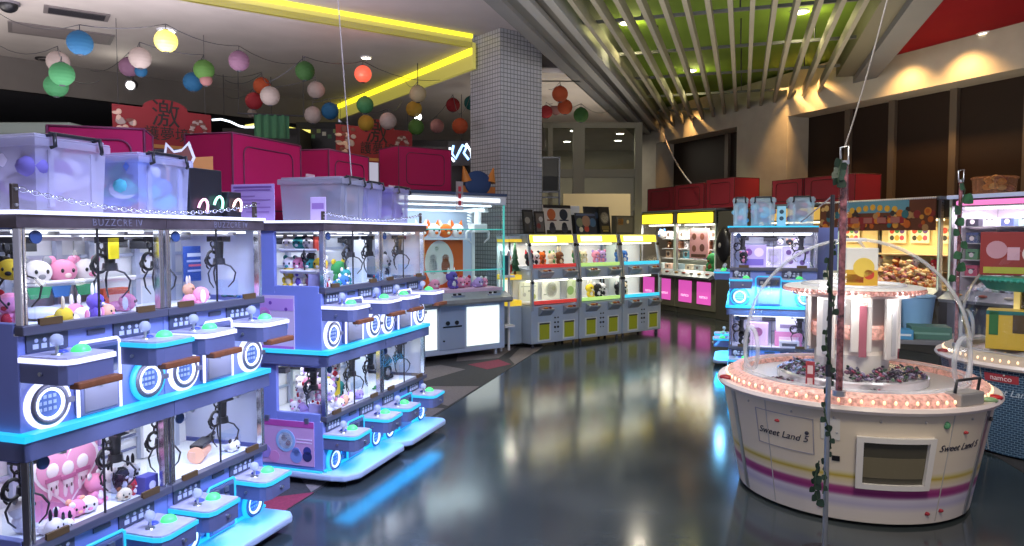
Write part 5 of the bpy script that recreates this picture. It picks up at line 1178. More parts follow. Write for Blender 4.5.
for i, (y, c1, c2) in enumerate(((.52, 'white', 'black'), (.62, 'black', 'peach'), (.70, 'white', 'lilac'))):
    toy(cf(-.46, y, UF+.255), .12, c1, c2, '%s plush head, %s from the left, high in the cyan game\'s upper window' % (c1, ORD[i]), CA, 'round', 'head')
toy(cf(-.25, .14, UF+.06), .14, 'black', 'pink', 'black plush toy at the far left of the cyan game\'s upper window', CA, 'round', 'sit')
toy(cf(-.22, .16, LF), .2, 'black', 'white', 'black and white plush toy at the left front of the cyan game\'s lower window', CA, 'round', 'sit')
b = MB(); b.box(-.55, -.40, .48, .85, UF+.24, UF+.252); b.build('prize_shelf', WHITE, C1)
# ------------------------------------------------------------------ the hall: floor, walls, ceilings
def floor_mat():
    m = bpy.data.materials.new('polished_floor'); m.use_nodes = True; nt = m.node_tree; b = nt.nodes['Principled BSDF']
    tc = nt.nodes.new('ShaderNodeTexCoord'); n1 = nt.nodes.new('ShaderNodeTexNoise'); n1.inputs['Scale'].default_value = 1.3; n1.inputs['Detail'].default_value = 8
    n2 = nt.nodes.new('ShaderNodeTexNoise'); n2.inputs['Scale'].default_value = 55; n2.inputs['Detail'].default_value = 3
    r = nt.nodes.new('ShaderNodeValToRGB'); e = r.color_ramp.elements
    e[0].position = .35; e[0].color = (.028, .037, .042, 1); e[1].position = .68; e[1].color = (.050, .062, .067, 1)
    nt.links.new(tc.outputs['Object'], n1.inputs[0]); nt.links.new(tc.outputs['Object'], n2.inputs[0]); nt.links.new(n1.outputs['Fac'], r.inputs[0]); nt.links.new(r.outputs[0], b.inputs['Base Color'])
    q = nt.nodes.new('ShaderNodeMapRange'); q.inputs['To Min'].default_value = .08; q.inputs['To Max'].default_value = .20
    nt.links.new(n1.outputs['Fac'], q.inputs['Value']); nt.links.new(q.outputs[0], b.inputs['Roughness'])
    bp = nt.nodes.new('ShaderNodeBump'); bp.inputs['Strength'].default_value = .06; bp.inputs['Distance'].default_value = .004
    nt.links.new(n2.outputs['Fac'], bp.inputs['Height']); nt.links.new(bp.outputs[0], b.inputs['Normal'])
    b.inputs['Specular IOR Level'].default_value = .42
    return m
b = MB(); b.box(-14, 11, -3, 26, -.1, 0); struct(b.build('floor', floor_mat()))
CDK, CTP, CRD = mat('carpet_dark', (.030, .030, .036), .8, noise=.3, ns=60), mat('carpet_taupe', (.16, .14, .15), .8, noise=.2, ns=60), mat('carpet_red', (.22, .022, .06), .8, noise=.2, ns=60)
BD = Vector((.274, .9617, 0)); B0 = Vector((-.72, 6.52, 0)); BN = Vector((-.9617, .274, 0))
def bp_(a, d): p = B0+BD*a+BN*d; return (p.x, p.y)
b = MB()
b.prism([bp_(-8, 0), bp_(4.4, 0), bp_(4.4, 9), bp_(-8, 9)], 0, .004, 0)
tp = [([(2.45, 0), (4.3, 0), (4.1, .3), (3.2, .2), (2.82, .02)], 1), ([(2.63, .58), (3.09, .32), (2.80, .06), (2.37, .24)], 2), ([(.45, .02), (1.4, .02), (1.25, .55), (.75, .5)], 1), ([(3.2, .35), (4.3, .4), (4.0, 1.2), (2.8, .8)], 1), ([(-.4, .02), (.35, .02), (.3, .6), (-.2, .8)], 1),
      ([(1.5, .7), (2.3, .5), (2.5, .9), (1.8, 1.4)], 1), ([(-3.6, .0), (-2.0, .0), (-2.6, .8)], 2), ([(-2.0, .02), (-.7, .02), (-1.3, .7)], 1), ([(-5.5, 0), (-3.7, 0), (-4.4, .9)], 1)]
for poly, k in tp: b.prism([bp_(*p) for p in poly], .004, .0055, k)
struct(b.build('carpet', [CDK, CTP, CRD]))
b = MB(); b.prism([(3.55, 5.0), (3.9, 3.6), (6, 3.4), (6.5, 9), (4.2, 9)], 0, .004, 0); b.prism([(3.62, 5.05), (3.95, 4.35), (4.6, 4.9), (4.1, 5.4)], .004, .0055, 2); struct(b.build('carpet', [CDK, CTP, CRD]))

WALLM = mat('beige_wall', (.35, .315, .26), .75, noise=.06, ns=4, bump=.05)
FWX = wp(0, -1.2); WM = mv(*FWX) @ rot('Z', WALLA)
KL, K0, K1, KR = -5.3, -1.75, -.28, 10.5
def kk(px):
    """distance along the right wall of the photo column px"""
    a = (px-512)/FPX; return (a*FWX.y-FWX.x)/(WDR.x-a*WDR.y)
K_L0, K_L1, K_R0 = kk(655), kk(735), kk(785); K_END = kk(640)
b = MB(); b.M = WM
b.box(-.55, 0, K_END, 10.5, 3.93, 4.75); b.box(-.55, 0, K_END, 10.5, 0, 1.1); b.box(-.55, 0, K_END, K_L0, 1.1, 3.93); b.box(-.55, 0, K_L1, K_R0, 1.1, 3.93)
struct(b.build('wall_right', WALLM))
DG = mat('dark_window', (.020, .012, .009), .45, spec=.2); MUL = mat('mullion', (.11, .085, .065), .4, .2)
for i, (ka, kb, mull) in enumerate(((K_L0, K_L1, [kk(708)]), (K_R0, 10.5, [kk(868), kk(928), kk(1001), kk(825), 8.5]))):
    b = MB(); b.M = WM; b.box(-.56, -.53, ka, kb, 1.1, 3.93); wn = struct(b.build('window_%d' % (i+1), DG))
    for k in mull:
        b = MB(); b.M = WM; b.box(-.53, -.46, k-.06, k+.06, 1.1, 3.93); b.build('mullion', MUL, wn)
lb = thing('lit_sign', 'small pale lit sign hanging inside the left dark window', 'sign', WM @ Vector((-.44, kk(727), 3.15)), WALLA)
b = MB(); b.box(-.03, 0, -.28, .28, -.09, .09); b.box(0, .006, -.25, .25, -.07, .07, 1); b.build('box', [cm('3a3a30'), led('sign_pale', (.85, .85, .5), .45)], lb); b = MB(); b.cyl((-.015, 0, .09), (-.015, 0, .78), .008, n=6); b.build('rod', DARK, lb)

GREYC = mat('ceiling_grey', (.40, .37, .39), .8, noise=.05, ns=2); LOWC = mat('ceiling_low', (.52, .47, .44), .8, noise=.06, ns=2)
Z0, Z1, Z2, ZS, ZG = 4.67, 4.47, 4.16, 4.24, 4.80
Q = Vector((-.60, 11.2, 0)); d1 = Vector((.83, .56, 0)); d2 = Vector((-.55, .835, 0))
def beam(s, o=0.):
    p = Vector((-.34, 7.81, 0))+U*s+N*o; return p
qa = Q-d1*15; qb = Q+d2*5.75
def xy(*ps): return [(p[0], p[1]) for p in ps]
b = MB(); b.prism(xy(qa, Q, (.3, 12.6), beam(6.0), beam(-9), (-15, -1.5)), Z0, Z0+.1); struct(b.build('ceiling', GREYC))
bk0, bk1 = Vector((-14.5, 5.2, 0)), Vector(qb)
b = MB(); b.prism(xy(qa, bk0, qb, Q), Z1, Z1+.08); struct(b.build('ceiling', LOWC))
b = MB(); b.prism(xy(Q+Vector((-.02, .2, 0)), qb, (-4.5, 25), (5.8, 25), beam(17.5), beam(3.9)), Z2, Z2+.08); struct(b.build('ceiling', LOWC))
YB = led('fascia_led_wash', (.75, .66, .10), .27, (.50, .46, .14)); YL = led('yellow_strip', (1., .88, .02), 1.25, (.8, .7, .1))  # fascia emission stands in for the wash of hidden LEDs
def fascia(p, q, z0, z1, th, name, m, strip=None):
    d = (Vector(q)-Vector(p)).normalized(); n = Vector((-d.y, d.x, 0))*th
    b = MB(); b.prism(xy(p, q, Vector(q)+n, Vector(p)+n), z0, z1); o = struct(b.build(name, m))
    if strip:
        n2 = n.normalized()*-.02*(1 if th > 0 else 1); b = MB(); s0, s1 = strip
        b.prism(xy(Vector(p), Vector(q), Vector(q)+n2, Vector(p)+n2), s0, s1); b.build('light_strip', YL, o)
    return o
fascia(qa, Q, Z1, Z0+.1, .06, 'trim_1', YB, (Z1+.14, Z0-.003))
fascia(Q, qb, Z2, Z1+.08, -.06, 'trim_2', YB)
n_ = Vector((-.835, -.55, 0))
b = MB(); b.prism(xy(Q, qb, qb+n_*.02, Q+n_*.02), Z1-.10, Z1-.002); struct(b.build('trim_3', YL))
b = MB(); b.prism(xy((-.2, 12.05), beam(4.5, .1), beam(4.6, .1), (-.2, 12.15)), Z2, Z0+.12); struct(b.build('trim_12', LOWC))
BULK = mat('bulkhead', (.15, .135, .125), .8, noise=.08, ns=2); NAVY = mat('dark_back', (.012, .014, .022), .7)
bd = (bk1-bk0).normalized()
fascia(bk0, bk1, 3.95, Z1+.05, .12, 'trim_4', BULK)
b = MB(); b.prism(xy(bk0+Vector((0, .05, 0)), bk1+Vector((0, .05, 0)), bk1+Vector((-2., 6, 0)), bk0+Vector((-2., 6, 0))), 3.95, 4.0); struct(b.build('ceiling', mat('ceiling_dark', (.05, .05, .06), .8)))
bw0, bw1 = bk0+Vector((-2, 5, 0)), bk1+Vector((-1, 5, 0))
b = MB(); b.prism(xy(bw0, bw1, bw1+Vector((0, .2, 0)), bw0+Vector((0, .2, 0))), 0, 4.2); struct(b.build('wall_back', NAVY))
b = MB(); b.box(-14.6, -14.4, -2, 14, 0, 4.8); struct(b.build('wall_left', mat('left_wall', (.10, .09, .10), .8)))

# slatted ceiling between two beams
beamm = mat('beam_grey', (.12, .12, .13), .5, .1, noise=.05, ns=2); beamd = mat('beam_dark', (.08, .08, .085), .5)
def along(name, o0, o1, z0, z1, m, s0=-9, s1=15.2, parent=None):
    b = MB(); b.prism(xy(beam(s0, o0), beam(s1, o0), beam(s1, o1), beam(s0, o1)), z0, z1); return b.build(name, m, parent)
struct(along('trim_5', -.02, .16, Z2, Z0+.1, beamm)); struct(along('trim_6', .16, .30, Z2+.06, Z0+.1, beamd)); struct(along('trim_7', .30, .42, Z2+.03, Z0+.1, mat('beam_mid', (.22, .22, .23), .5, .2)))
struct(along('trim_8', .42, .56, Z2+.1, Z0+.1, BLACK)); struct(along('trim_9', .56, .66, Z2+.04, Z0+.15, mat('beam_mid', (.22, .22, .23))))
GREEN = mat('green_ceiling', (.15, .25, .02), .8, noise=.08, ns=1.5)
# right beam: through wall pixel column 850
rbk = kk(850); rbp = wp(rbk, -1.2); ro = (rbp-beam(0)).dot(N); rs = (rbp-beam(0)).dot(U)
struct(along('trim_10', ro-.02, ro+.30, 4.26, 4.75, beamm, -9, rs)); struct(along('trim_11', ro-.30, ro-.02, 4.36, 4.85, mat('beam_olive', (.11, .10, .07), .6), -9, rs-.1))
b = MB(); b.prism(xy(beam(-9, .6), beam(17, .6), beam(17, ro-.1), beam(-9, ro-.1)), ZG, ZG+.1); struct(b.build('ceiling', GREEN))
RED = mat('red_ceiling', (.17, .004, .008), .9, spec=.1, noise=.05, ns=2)
b = MB(); b.prism(xy(beam(-9, ro+.28), beam(rs-.2, ro+.28), wp(10.5, -1.25), (12, -1)), 4.55, 4.65); struct(b.build('ceiling', RED))
grl = bpy.data.objects.new('ceiling_grille', None); COL.objects.link(grl); struct(grl)
SLAT = mat('slat_beige', (.19, .175, .14), .55, noise=.05, ns=3)
def wall_s(o):
    """where a line along the slats at offset o meets the right wall"""
    p = beam(0, o); q = wp(0, -1.2); nn = WNM
    return ((q-p).dot(nn))/U.dot(nn)
ns_ = 14; sp_ = (ro-.30-.66)/(ns_+.5)
for i in range(ns_):
    o = .66+sp_*(i+.6)
    along('slat', o-.028, o+.028, ZS, ZS+.15, SLAT, -9, min(15.2, wall_s(o)-.02), grl)
for s in (-5.5, -3.4, -1.3, .5, 2.2, 4.0, 5.8, 7.6, 9.4):
    e = min(ro-.3, ro); b = MB()
    hi = ro-.32
    lo = .62
    while wall_s(hi) < s and hi > lo: hi -= .1
    b.prism(xy(beam(s-.02, lo), beam(s+.02, lo), beam(s+.02, hi), beam(s-.02, hi)), ZS+.15, ZS+.19); b.build('carrier', beamd, grl)
    for o in (1.4, 2.6, 3.6):
        if o < hi: b = MB(); p = beam(s, o); b.cyl((p.x, p.y, ZS+.19), (p.x, p.y, ZG), .01, n=6); b.build('hanger_rod', DARK, grl)

# tiled column
def tile_mat():
    m = bpy.data.materials.new('mosaic_tile'); m.use_nodes = True; nt = m.node_tree; b = nt.nodes['Principled BSDF']
    tc = nt.nodes.new('ShaderNodeTexCoord'); sx = nt.nodes.new('ShaderNodeSeparateXYZ'); ad = nt.nodes.new('ShaderNodeMath'); cb = nt.nodes.new('ShaderNodeCombineXYZ'); br = nt.nodes.new('ShaderNodeTexBrick')
    nt.links.new(tc.outputs['Object'], sx.inputs[0]); nt.links.new(sx.outputs[0], ad.inputs[0]); nt.links.new(sx.outputs[1], ad.inputs[1]); nt.links.new(ad.outputs[0], cb.inputs[0]); nt.links.new(sx.outputs[2], cb.inputs[1])
    br.offset = 0; br.inputs['Scale'].default_value = 1; br.inputs['Brick Width'].default_value = .064; br.inputs['Row Height'].default_value = .064; br.inputs['Mortar Size'].default_value = .006
    br.inputs['Color1'].default_value = (.43, .44, .47, 1); br.inputs['Color2'].default_value = (.38, .39, .42, 1); br.inputs['Mortar'].default_value = (.14, .14, .15, 1)
    nt.links.new(cb.outputs[0], br.inputs['Vector']); nt.links.new(br.outputs['Color'], b.inputs['Base Color']); b.inputs['Roughness'].default_value = .35
    return m
cl = thing('tiled_column', 'square column clad in grey mosaic tiles behind the wide white machine', 'column', (-.17, 10.85, 0), math.radians(38.5))
b = MB(); b.box(0, .80, 0, .76, 0, 4.9); b.build('shaft', tile_mat(), cl)
cl['kind'] = 'structure'
# glazed partition and back wall behind the column
PFR = mat('partition_frame', (.19, .18, .13), .5, .2)
for k in 'label', 'category':
    if k in cl: del cl[k]
b = MB(); b.box(-4, 8, 22, 22.2, 0, 4.5); struct(b.build('wall_back', mat('back_beige', (.30, .27, .19), .8, noise=.05, ns=2)))
pt = bpy.data.objects.new('window_3', None); COL.objects.link(pt); struct(pt)
for px, wd in ((550, .10), (578, .26), (637, .16)):
    x = (px-512)/FPX*16.6; b = MB(); b.box(x-wd/2, x+wd/2, 16.5, 16.66, 0, Z2); b.build('mullion', PFR, pt)
b = MB(); b.box(.7, 2.9, 16.52, 16.64, 2.93, 3.12); b.box(.7, 2.9, 16.52, 16.64, 2.2, 2.3); b.box(.7, 2.9, 16.52, 16.64, Z2-.12, Z2); b.build('transom', PFR, pt)
b = MB(); b.box(.75, 2.8, 16.57, 16.58, 0, Z2-.12); b.build('pane', glass('partition_pane', (.9, .92, .85), 1.5), pt)
box_thing('partition_board', 'plain beige board standing behind the boards on the two-tier games', 'board', (1.66, 14.4, 0), -PI/2, (.06, 1.32, 2.45), 'b3a27c')
fr_ = thing('frame_rack', 'black open frame rack rising beside the tiled column', 'rack', (.68, 13.2, 0), -PI/2)
b = MB(); F = .03
for y in (-.15, .17): b.box(-F, F, y-F/2, y+F/2, 0, 3.05)
for z in (1.95, 2.32, 2.42, 3.03): b.box(-F, F, -.15, .17, z-F/2, z+F/2)
b.build('frame', BLACK, fr_)
b = MB(); b.box(-.02, -.01, -.13, .15, 2.44, 3.02); b.build('panel', cm('1a1a18', .6), fr_)

# ceiling fittings
def disc_fit(name, px, py, Z, r, label, cat, m, drop=.02, ring=None):
    v = (273-py)/FPX; dz = -math.sin(PITCH)+v*math.cos(PITCH); dy = math.cos(PITCH)+v*math.sin(PITCH)
    t_ = (Z-CAMZ)/dz; p = Vector(((px-512)/FPX*t_, dy*t_, Z))
    o = thing(name, label, cat, p)
    b = MB(); b.cyl((0, 0, -drop), (0, 0, 0), r*1.25, r*1.35, 20); b.build('ring', ring or WHITE, o)
    b = MB(); b.cyl((0, 0, -drop-.004), (0, 0, -drop), r, r, 20); b.build('lamp_face', m, o)
    return p
DL = led('downlight_face', (1., .88, .62), 9.); DLW = led('spot_face', (1., .97, .88), 9.)
pA = disc_fit('downlight', 167, 30, Z1, .10, 'lit ceiling downlight above the glowing yellow lantern', 'downlight', DL)
pB = disc_fit('downlight', 366, 57, Z1, .07, 'lit ceiling downlight above the glowing red lantern', 'downlight', DL)
def dome_cam(px, py, Z, r, lab):
    v = (273-py)/FPX; t_ = (Z-CAMZ)/(-math.sin(PITCH)+v*math.cos(PITCH)); p = Vector(((px-512)/FPX*t_, (math.cos(PITCH)+v*math.sin(PITCH))*t_, Z))
    o = thing('dome_camera', lab, 'security camera', p); b = MB(); b.cyl((0, 0, -.03), (0, 0, 0), r*1.15, n=20); b.build('mount', cm('77727a'), o); b = MB(); b.sph((0, 0, -.03), (r, r, r*.9), 16, 10); b.build('dome', BLACK, o)
dome_cam(8, 2, Z0 if False else Z1, .11, 'black dome camera on the ceiling at the top left photo corner'); dome_cam(458, 59, Z1, .09, 'black dome camera on the ceiling left of the tiled column')
def vent(px, py, sx, sy, lab, dark=True):
    v = (273-py)/FPX; t_ = (Z1-CAMZ)/(-math.sin(PITCH)+v*math.cos(PITCH)); p = Vector(((px-512)/FPX*t_, (math.cos(PITCH)+v*math.sin(PITCH))*t_, Z1))
    o = thing('ceiling_vent', lab, 'vent', p, math.radians(34))
    b = MB(); b.box(-sx/2, sx/2, -sy/2, sy/2, -.018, 0); b.build('frame', cm('6f6868', .6), o, .004)
    b = MB()
    for i in range(9): b.box(-sx/2+.05, sx/2-.05, -sy/2+.05+i*(sy-.1)/9, -sy/2+.05+i*(sy-.1)/9+(sy-.1)/14, -.024, -.016)
    b.build('louvre', cm('26242a' if dark else '7a7270', .6), o)
vent(77, 13, .72, .36, 'dark slatted vent on the ceiling at the top left'); vent(62, 33, 1.25, .62, 'wide pale ceiling panel below the dark slatted vent', False)
o = thing('ceiling_speaker', 'dark round ceiling speaker left of the green lanterns', 'speaker', at(47, 50, 11.9)); o.location.z = Z1
b = MB(); b.cyl((0, 0, -.02), (0, 0, 0), .17, n=20); b.build('grille', cm('1c1a1c', .6), o); b = MB(); b.torus((0, 0, -.02), .12, .012, 'z', 20, 5); b.build('ring', cm('77706e', .5), o)
spk = thing('spotlight', 'small white spotlight shining below the bulkhead at the left', 'spotlight', at(132, 85, 11.9))
b = MB(); b.cyl((0, .06, .02), (0, -.06, -.02), .07, .085, 14); b.build('can', DARK, spk); b = MB(); b.cyl((0, -.06, -.02), (0, -.066, -.022), .06, n=14); b.build('lamp_face', DLW, spk); b = MB(); b.cyl((0, .04, .05), (0, .04, Z1-spk.location.z), .01, n=6); b.build('stem', DARK, spk)
light('POINT', spk.location+Vector((0, -.2, -.05)), 5, (1, .95, .85), .05)
s2 = thing('spotlight', 'small bright bulb among the yellow and green lanterns left of the column', 'spotlight', at(418, 117, 12.2))
b = MB(); b.sph((0, 0, 0), .06, 12, 8); b.build('bulb', DLW, s2); b = MB(); b.cyl((0, 0, .05), (0, 0, Z1-s2.location.z), .008, n=6); b.build('stem', DARK, s2)
for px, py, lab in ((574, 130, 'left upper'), (567, 141, 'left lower'), (620, 133, 'right upper'), (618, 140, 'right lower')):
    p = disc_fit('downlight', px, py, Z2 if False else 4.15, .09, lab+' lit downlight behind the glazed partition', 'downlight', DLW)
# downlights above slats and on the red ceiling, wall washers
for i, (px, py) in enumerate(((800, 11), (627, 22), (612, 88), (797, 79), (690, 70))):
    p = disc_fit('downlight', px, py, ZG, .10, 'lit downlight on the green ceiling, %s' % ('seen between slats at the upper right', 'at the upper left near the grey beam', 'at the lower left by the grey beam', 'low at the right by the wall', 'near the middle of the slats')[i], 'downlight', led('downlight_green', (1., .95, .6), 7.))
    light('SPOT', p+Vector((0, 0, -.06)), 60, (1., .9, .5), .06, None, Matrix(), 2.2, .8); light('POINT', p+Vector((.1, 0, -.16)), 7, (1., .9, .35), .05)
pr_ = disc_fit('downlight', 986, 33, 4.55, .09, 'lit downlight in the red ceiling at the upper right', 'downlight', DL)
ds_ = disc_fit('downlight', 903, 34, 4.55, .03, 'small unlit fitting in the red ceiling beside the lit downlight', 'downlight', cm('a07a70'))
for px_, z_, pw in ((652, 4.62, 130), (667, 4.62, 130), (694, 4.62, 110), (796, 4.62, 150), (818, 4.62, 150), (905, 4.5, 140), (962, 4.5, 150)):
    k_ = kk(px_); p = wp(k_, -.84, z_)
    light('SPOT', p, pw*1.0, (1., .55, .18), .05, None, aim(p, wp(k_, -1.02, 3.2)), 2.0, .8)
# ------------------------------------------------------------------ lanterns
LC = {'blue': '1f6a98', 'green': '4a9a62', 'leaf': '5a8a3a', 'pale': 'c8b8b0', 'mauve': '9a708c', 'orange': 'c8582a', 'red': 'a82430', 'cream': 'cfc09a', 'yellow': 'd0aa3a', 'pink': 'b07a78', 'teal': '2a7a78', 'deep green': '3a6a2e'}
LN = [(80, 43, 12, 'blue', 'blue paper lantern alone below the pale ceiling panel at top left'), (166, 41, 11, 'lit', 'glowing yellow paper lantern under the downlight at upper left'), (58, 62, 10.5, 'pale', 'pale paper lantern half hidden behind the green pair at upper left'), (62, 74, 11.5, 'green', 'green paper lantern, upper of the green pair at the left'), (56, 86, 11, 'green', 'green paper lantern, lower of the green pair at the left'),
      (129, 67, 9.5, 'mauve', 'mauve paper lantern left of the pale one, above the red banner'), (140, 58, 10.5, 'pale', 'pale paper lantern touching the mauve one above the red banner'), (141, 71, 6, 'blue', 'small blue lantern peeping out below the pale one above the banner'), (204, 70, 10, 'leaf', 'leaf green lantern right above a blue one, centre left'), (193, 82, 9.5, 'blue', 'blue lantern below the leaf green one, centre left'), (206, 80, 6, 'pink', 'small pinkish lantern hidden behind the blue one, centre left'),
      (239, 61, 10, 'mauve', 'purple-pink lantern alone on its cord, left of centre'), (305, 71, 9.5, 'deep green', 'deep green lantern alone in the middle of the left ceiling'), (262, 86, 8.5, 'orange', 'orange lantern, top of the cluster of three'), (270, 96, 9.5, 'pale', 'pale lantern at the right of the orange and red cluster'), (254, 101, 8.5, 'red', 'red lantern at the lower left of the orange cluster'), (252, 113, 4.5, 'pale', 'small pale lantern just below the red one of the cluster'),
      (316, 90, 8.5, 'pale', 'pale lantern upper right of the cord, below the deep green one'), (313, 115, 8.5, 'pale', 'pale lantern left of the blue one above the middle magenta box'), (330, 111, 8.5, 'blue', 'blue lantern beside the pale one, at the yellow strip\'s lower end'), (363, 74, 8.5, 'litred', 'glowing red lantern under the second downlight'), (365, 105, 8.5, 'green', 'green lantern above the yellow one on the lit yellow strip'), (366, 123, 8, 'yellow', 'yellow lantern in front of the second red banner'), (388, 121, 8.5, 'pale', 'pale lantern right of the yellow one, before the second red banner'),
      (418, 94, 8.5, 'cream', 'cream lantern above the yellow one, left of the column'), (414, 109, 8, 'yellow', 'yellow lantern below the cream one, left of the column'), (416, 127, 8, 'leaf', 'leaf green lantern under the bright bulb, left of the column'), (437, 126, 7, 'pink', 'dusky pink lantern between the green one and the orange one'), (453, 105, 7, 'red', 'red lantern close to the column\'s left side'), (471, 103, 7, 'teal', 'teal lantern partly behind the column\'s left edge'), (460, 126, 8, 'orange', 'orange lantern near the column\'s left side, below the red one'),
      (560, 94, 8, 'orange', 'orange lantern, upper of two right of the column'), (565, 107, 7.5, 'orange', 'orange lantern, lower of two right of the column'), (556, 109, 6, 'pink', 'pinkish lantern between the red and orange ones right of the column'), (546, 112, 6.5, 'red', 'red lantern at the column\'s right edge'), (581, 115, 7.5, 'deep green', 'deep green lantern, farthest right of the lanterns by the column')]
LITY = led('lantern_lit_yellow', (1., .80, .10), .95, (.4, .35, .1)); LITR = led('lantern_lit_red', (1., .13, .06), .75, (.4, .06, .05))
LP = {}
for i, (px, py, r_, c, lab) in enumerate(LN):
    D_ = .125*(.6 if r_ < 7 and px < 300 else 1.); Y = FPX*D_/r_*.96; Y = min(Y, 14.5 if px > 540 else 13.4)
    if py < 46: Y = min(Y, 7.6)
    D_ = r_*Y/FPX; p = at(px, py, Y)
    zc = Z1 if px < 540 else Z2
    t = thing('paper_lantern', lab, 'lantern', p, RND.uniform(0, 3), 'paper lanterns under the left ceiling' if px < 540 else 'paper lanterns right of the column')
    b = MB(); prf = []
    for k in range(19):
        a = -PI/2+PI*(.07+.86*k/18); q = 1-.018*(k % 2); prf.append((D_*math.cos(a)*q, D_*math.sin(a)*q))
    b.lathe(prf, 24); lm = LITY if c == 'lit' else LITR if c == 'litred' else frosted('lantern_'+c, tuple(v*.62 for v in C(LC[c])), .93, .8)
    b.build('shade', lm, t)
    b = MB(); b.torus((0, 0, -D_*.97), D_*.22, .006, 'z', 16, 5); b.build('lower_ring', DARK, t); b = MB(); b.torus((0, 0, D_*.97), D_*.22, .006, 'z', 16, 5); b.cyl((-D_*.22, 0, D_*.97), (D_*.22, 0, D_*.97), .004, n=5); b.build('wire_ring', DARK, t)
    top = .06; b = MB(); b.cyl((0, 0, D_*.97), (0, 0, D_*.97+top), .004, n=5); b.build('hanging_loop', DARK, t)
    LP[i] = (p, D_, p.z+D_*.97+top)
    if c in ('lit', 'litred'): light('POINT', p+Vector((0, -.3, -.1)), 4, (1., .8, .4) if c == 'lit' else (1., .3, .15), .08)
def cord(ids, a, b_, lab, sag=.10):
    pts = [Vector(a)]
    for i in ids: pts.append(Vector((LP[i][0].x, LP[i][0].y, LP[i][2])))
    pts.append(Vector(b_)); out = []
    for p, q in zip(pts, pts[1:]):
        for k in range(6): f = k/6; v = p.lerp(q, f); v.z -= sag*4*f*(1-f)*min(1, (q-p).length/2); out.append(v)
    out.append(pts[-1]); b = MB(); b.tube(out, .0045, 5); tag(b.build('lantern_cord', DARK), lab, 'cord')
cord([0, 1, 11], at(0, 14, 9), at(305, 62, 11), 'cord carrying the first blue, glowing yellow and purple lanterns')
cord([2, 3, 4], at(0, 46, 10.5), at(100, 80, 12), 'cord carrying the pale and green lanterns at the left edge')
cord([5, 6, 8, 9], at(90, 70, 12), at(262, 72, 12), 'cord carrying the mauve, pale, leaf green and blue lanterns')
cord([13, 14, 12, 20], at(225, 80, 12), at(440, 80, 12), 'cord carrying the orange, pale, deep green and glowing red lanterns')
cord([15, 17, 18, 19, 21, 22, 23], at(225, 95, 13), at(402, 100, 13), 'cord carrying the lanterns above the middle magenta boxes')
cord([24, 25, 26, 27, 28, 30, 29], at(405, 80, 13), at(473, 90, 13), 'cord carrying the lanterns left of the column')
cord([31, 32, 33, 34, 35], at(543, 85, 14), at(610, 110, 15), 'cord carrying the lanterns right of the column')
# hanging wires
def wire(a, b_, lab, r=.006, m=None, sag=0.):
    b = MB(); A, B = Vector(a), Vector(b_); pts = []
    for i in range(13):
        f = i/12; v = A.lerp(B, f); v.z -= sag*4*f*(1-f); pts.append(v)
    b.tube(pts, r, 6); return tag(b.build('hanging_wire', m or cm('b8b4bc', .5)), lab, 'wire')
v_ = row(1.25, -.6, 0); Yt = at(338, 0, 6.0)
wire(at(352, 183, 5.6), at(326, -158, 5.6), 'white cord hanging from the ceiling before the magenta boxes, left of centre', .005, cm('98949c', .6))
wire((1.80, 3.985, 2.12), at(902, -60, 3.9), 'pale cable from the red tinsel tube up to the ceiling at right', .0042, cm('8a8480', .6), .05)
wire(at(691, 183, 14.6), wp(kk(667), -1.05, 4.1), 'pale cable from the right wall\'s top down to the far red boxes', .014, None, .12)
wire((1.612, 3.69, 1.845), at(801, 222, 4.6), 'thin stay wire from the thin floor pole toward the cyan game\'s top', .004)

# red banners and things in the dark left background
def red_banner(px0, px1, py0, py1, Y, label, glyph=True):
    a, b_ = at(px0, py1, Y), at(px1, py1, Y+.9); z1 = at(px0, py0, Y).z; w_ = (b_-a).length; h = z1-a.z
    t = thing('banner', label, 'banner', a, math.atan2(b_.y-a.y, b_.x-a.x))
    b = MB(); n = 30
    poly = [(0, 0), (w_, 0), (w_, h*.80)]+[(w_*(.52+.23*math.cos(PI*i/n)), h*(.80+.2*math.sin(PI*i/n))) for i in range(0, n+1)]+[(0, h*.80)]
    b.prism(poly, 0, .012, 0, FACE_NY @ mv(0, 0, -.006)); b.build('sheet', cm('7a141e', .7), t)
    r = random.Random(px0); D_ = [MB(), MB(), MB()]
    for i in range(16):
        x = r.uniform(.03, .24)*w_; z = r.uniform(.12, .72)*h; D_[i % 3].sph((x, -.008, z), (.05*w_*r.uniform(.5, 1.), .004, .035*w_*r.uniform(.5, 1.2)), 8, 5)
    for i in range(24):
        a_ = i*.42; D_[(1, 2)[i % 2]].sph((w_*(.86+.075*math.cos(a_)), -.008, h*(.40+.25*math.sin(a_)*(1-.01*i))), (.03*w_, .004, .022*w_), 8, 5)
    for q, c in zip(D_, ('c8a898', '6a3a34', '9a8a86')): q.build('printed_figure', cm(c, .7), t)
    b = MB(); b.box(.02*w_, .98*w_, -.008, 0, .03*h, .10*h); b.build('gold_band', cm('a8743a', .6), t)
    if glyph:
        text('lettering', '激', .30*w_, cm('140c0c', .6), mv(w_*.52, -.011, h*.68) @ FACE_NY, t, 0, .003)
        text('lettering', '護夢境', .155*w_, cm('140c0c', .6), mv(w_*.53, -.011, h*.30) @ FACE_NY, t, 0, .003)
    b = MB()
    for x in (.06, .94): b.cyl((w_*x, 0, h*.8), (w_*x, 0, 3.96-a.z if Y > 11.5 else 4.4-a.z), .004, n=5)
    b.build('hanging_cord', DARK, t)
    return t
red_banner(113, 211, 93, 146, 9.4, 'red banner with a large black character, hanging above the left magenta box')
red_banner(336, 412, 115, 160, 12.6, 'red banner with black characters behind the yellow and pale lanterns')
gc = thing('green_cloth', 'green cloth hung on a dark rail behind the magenta boxes', 'cloth', at(272, 138, 11.5), .3)
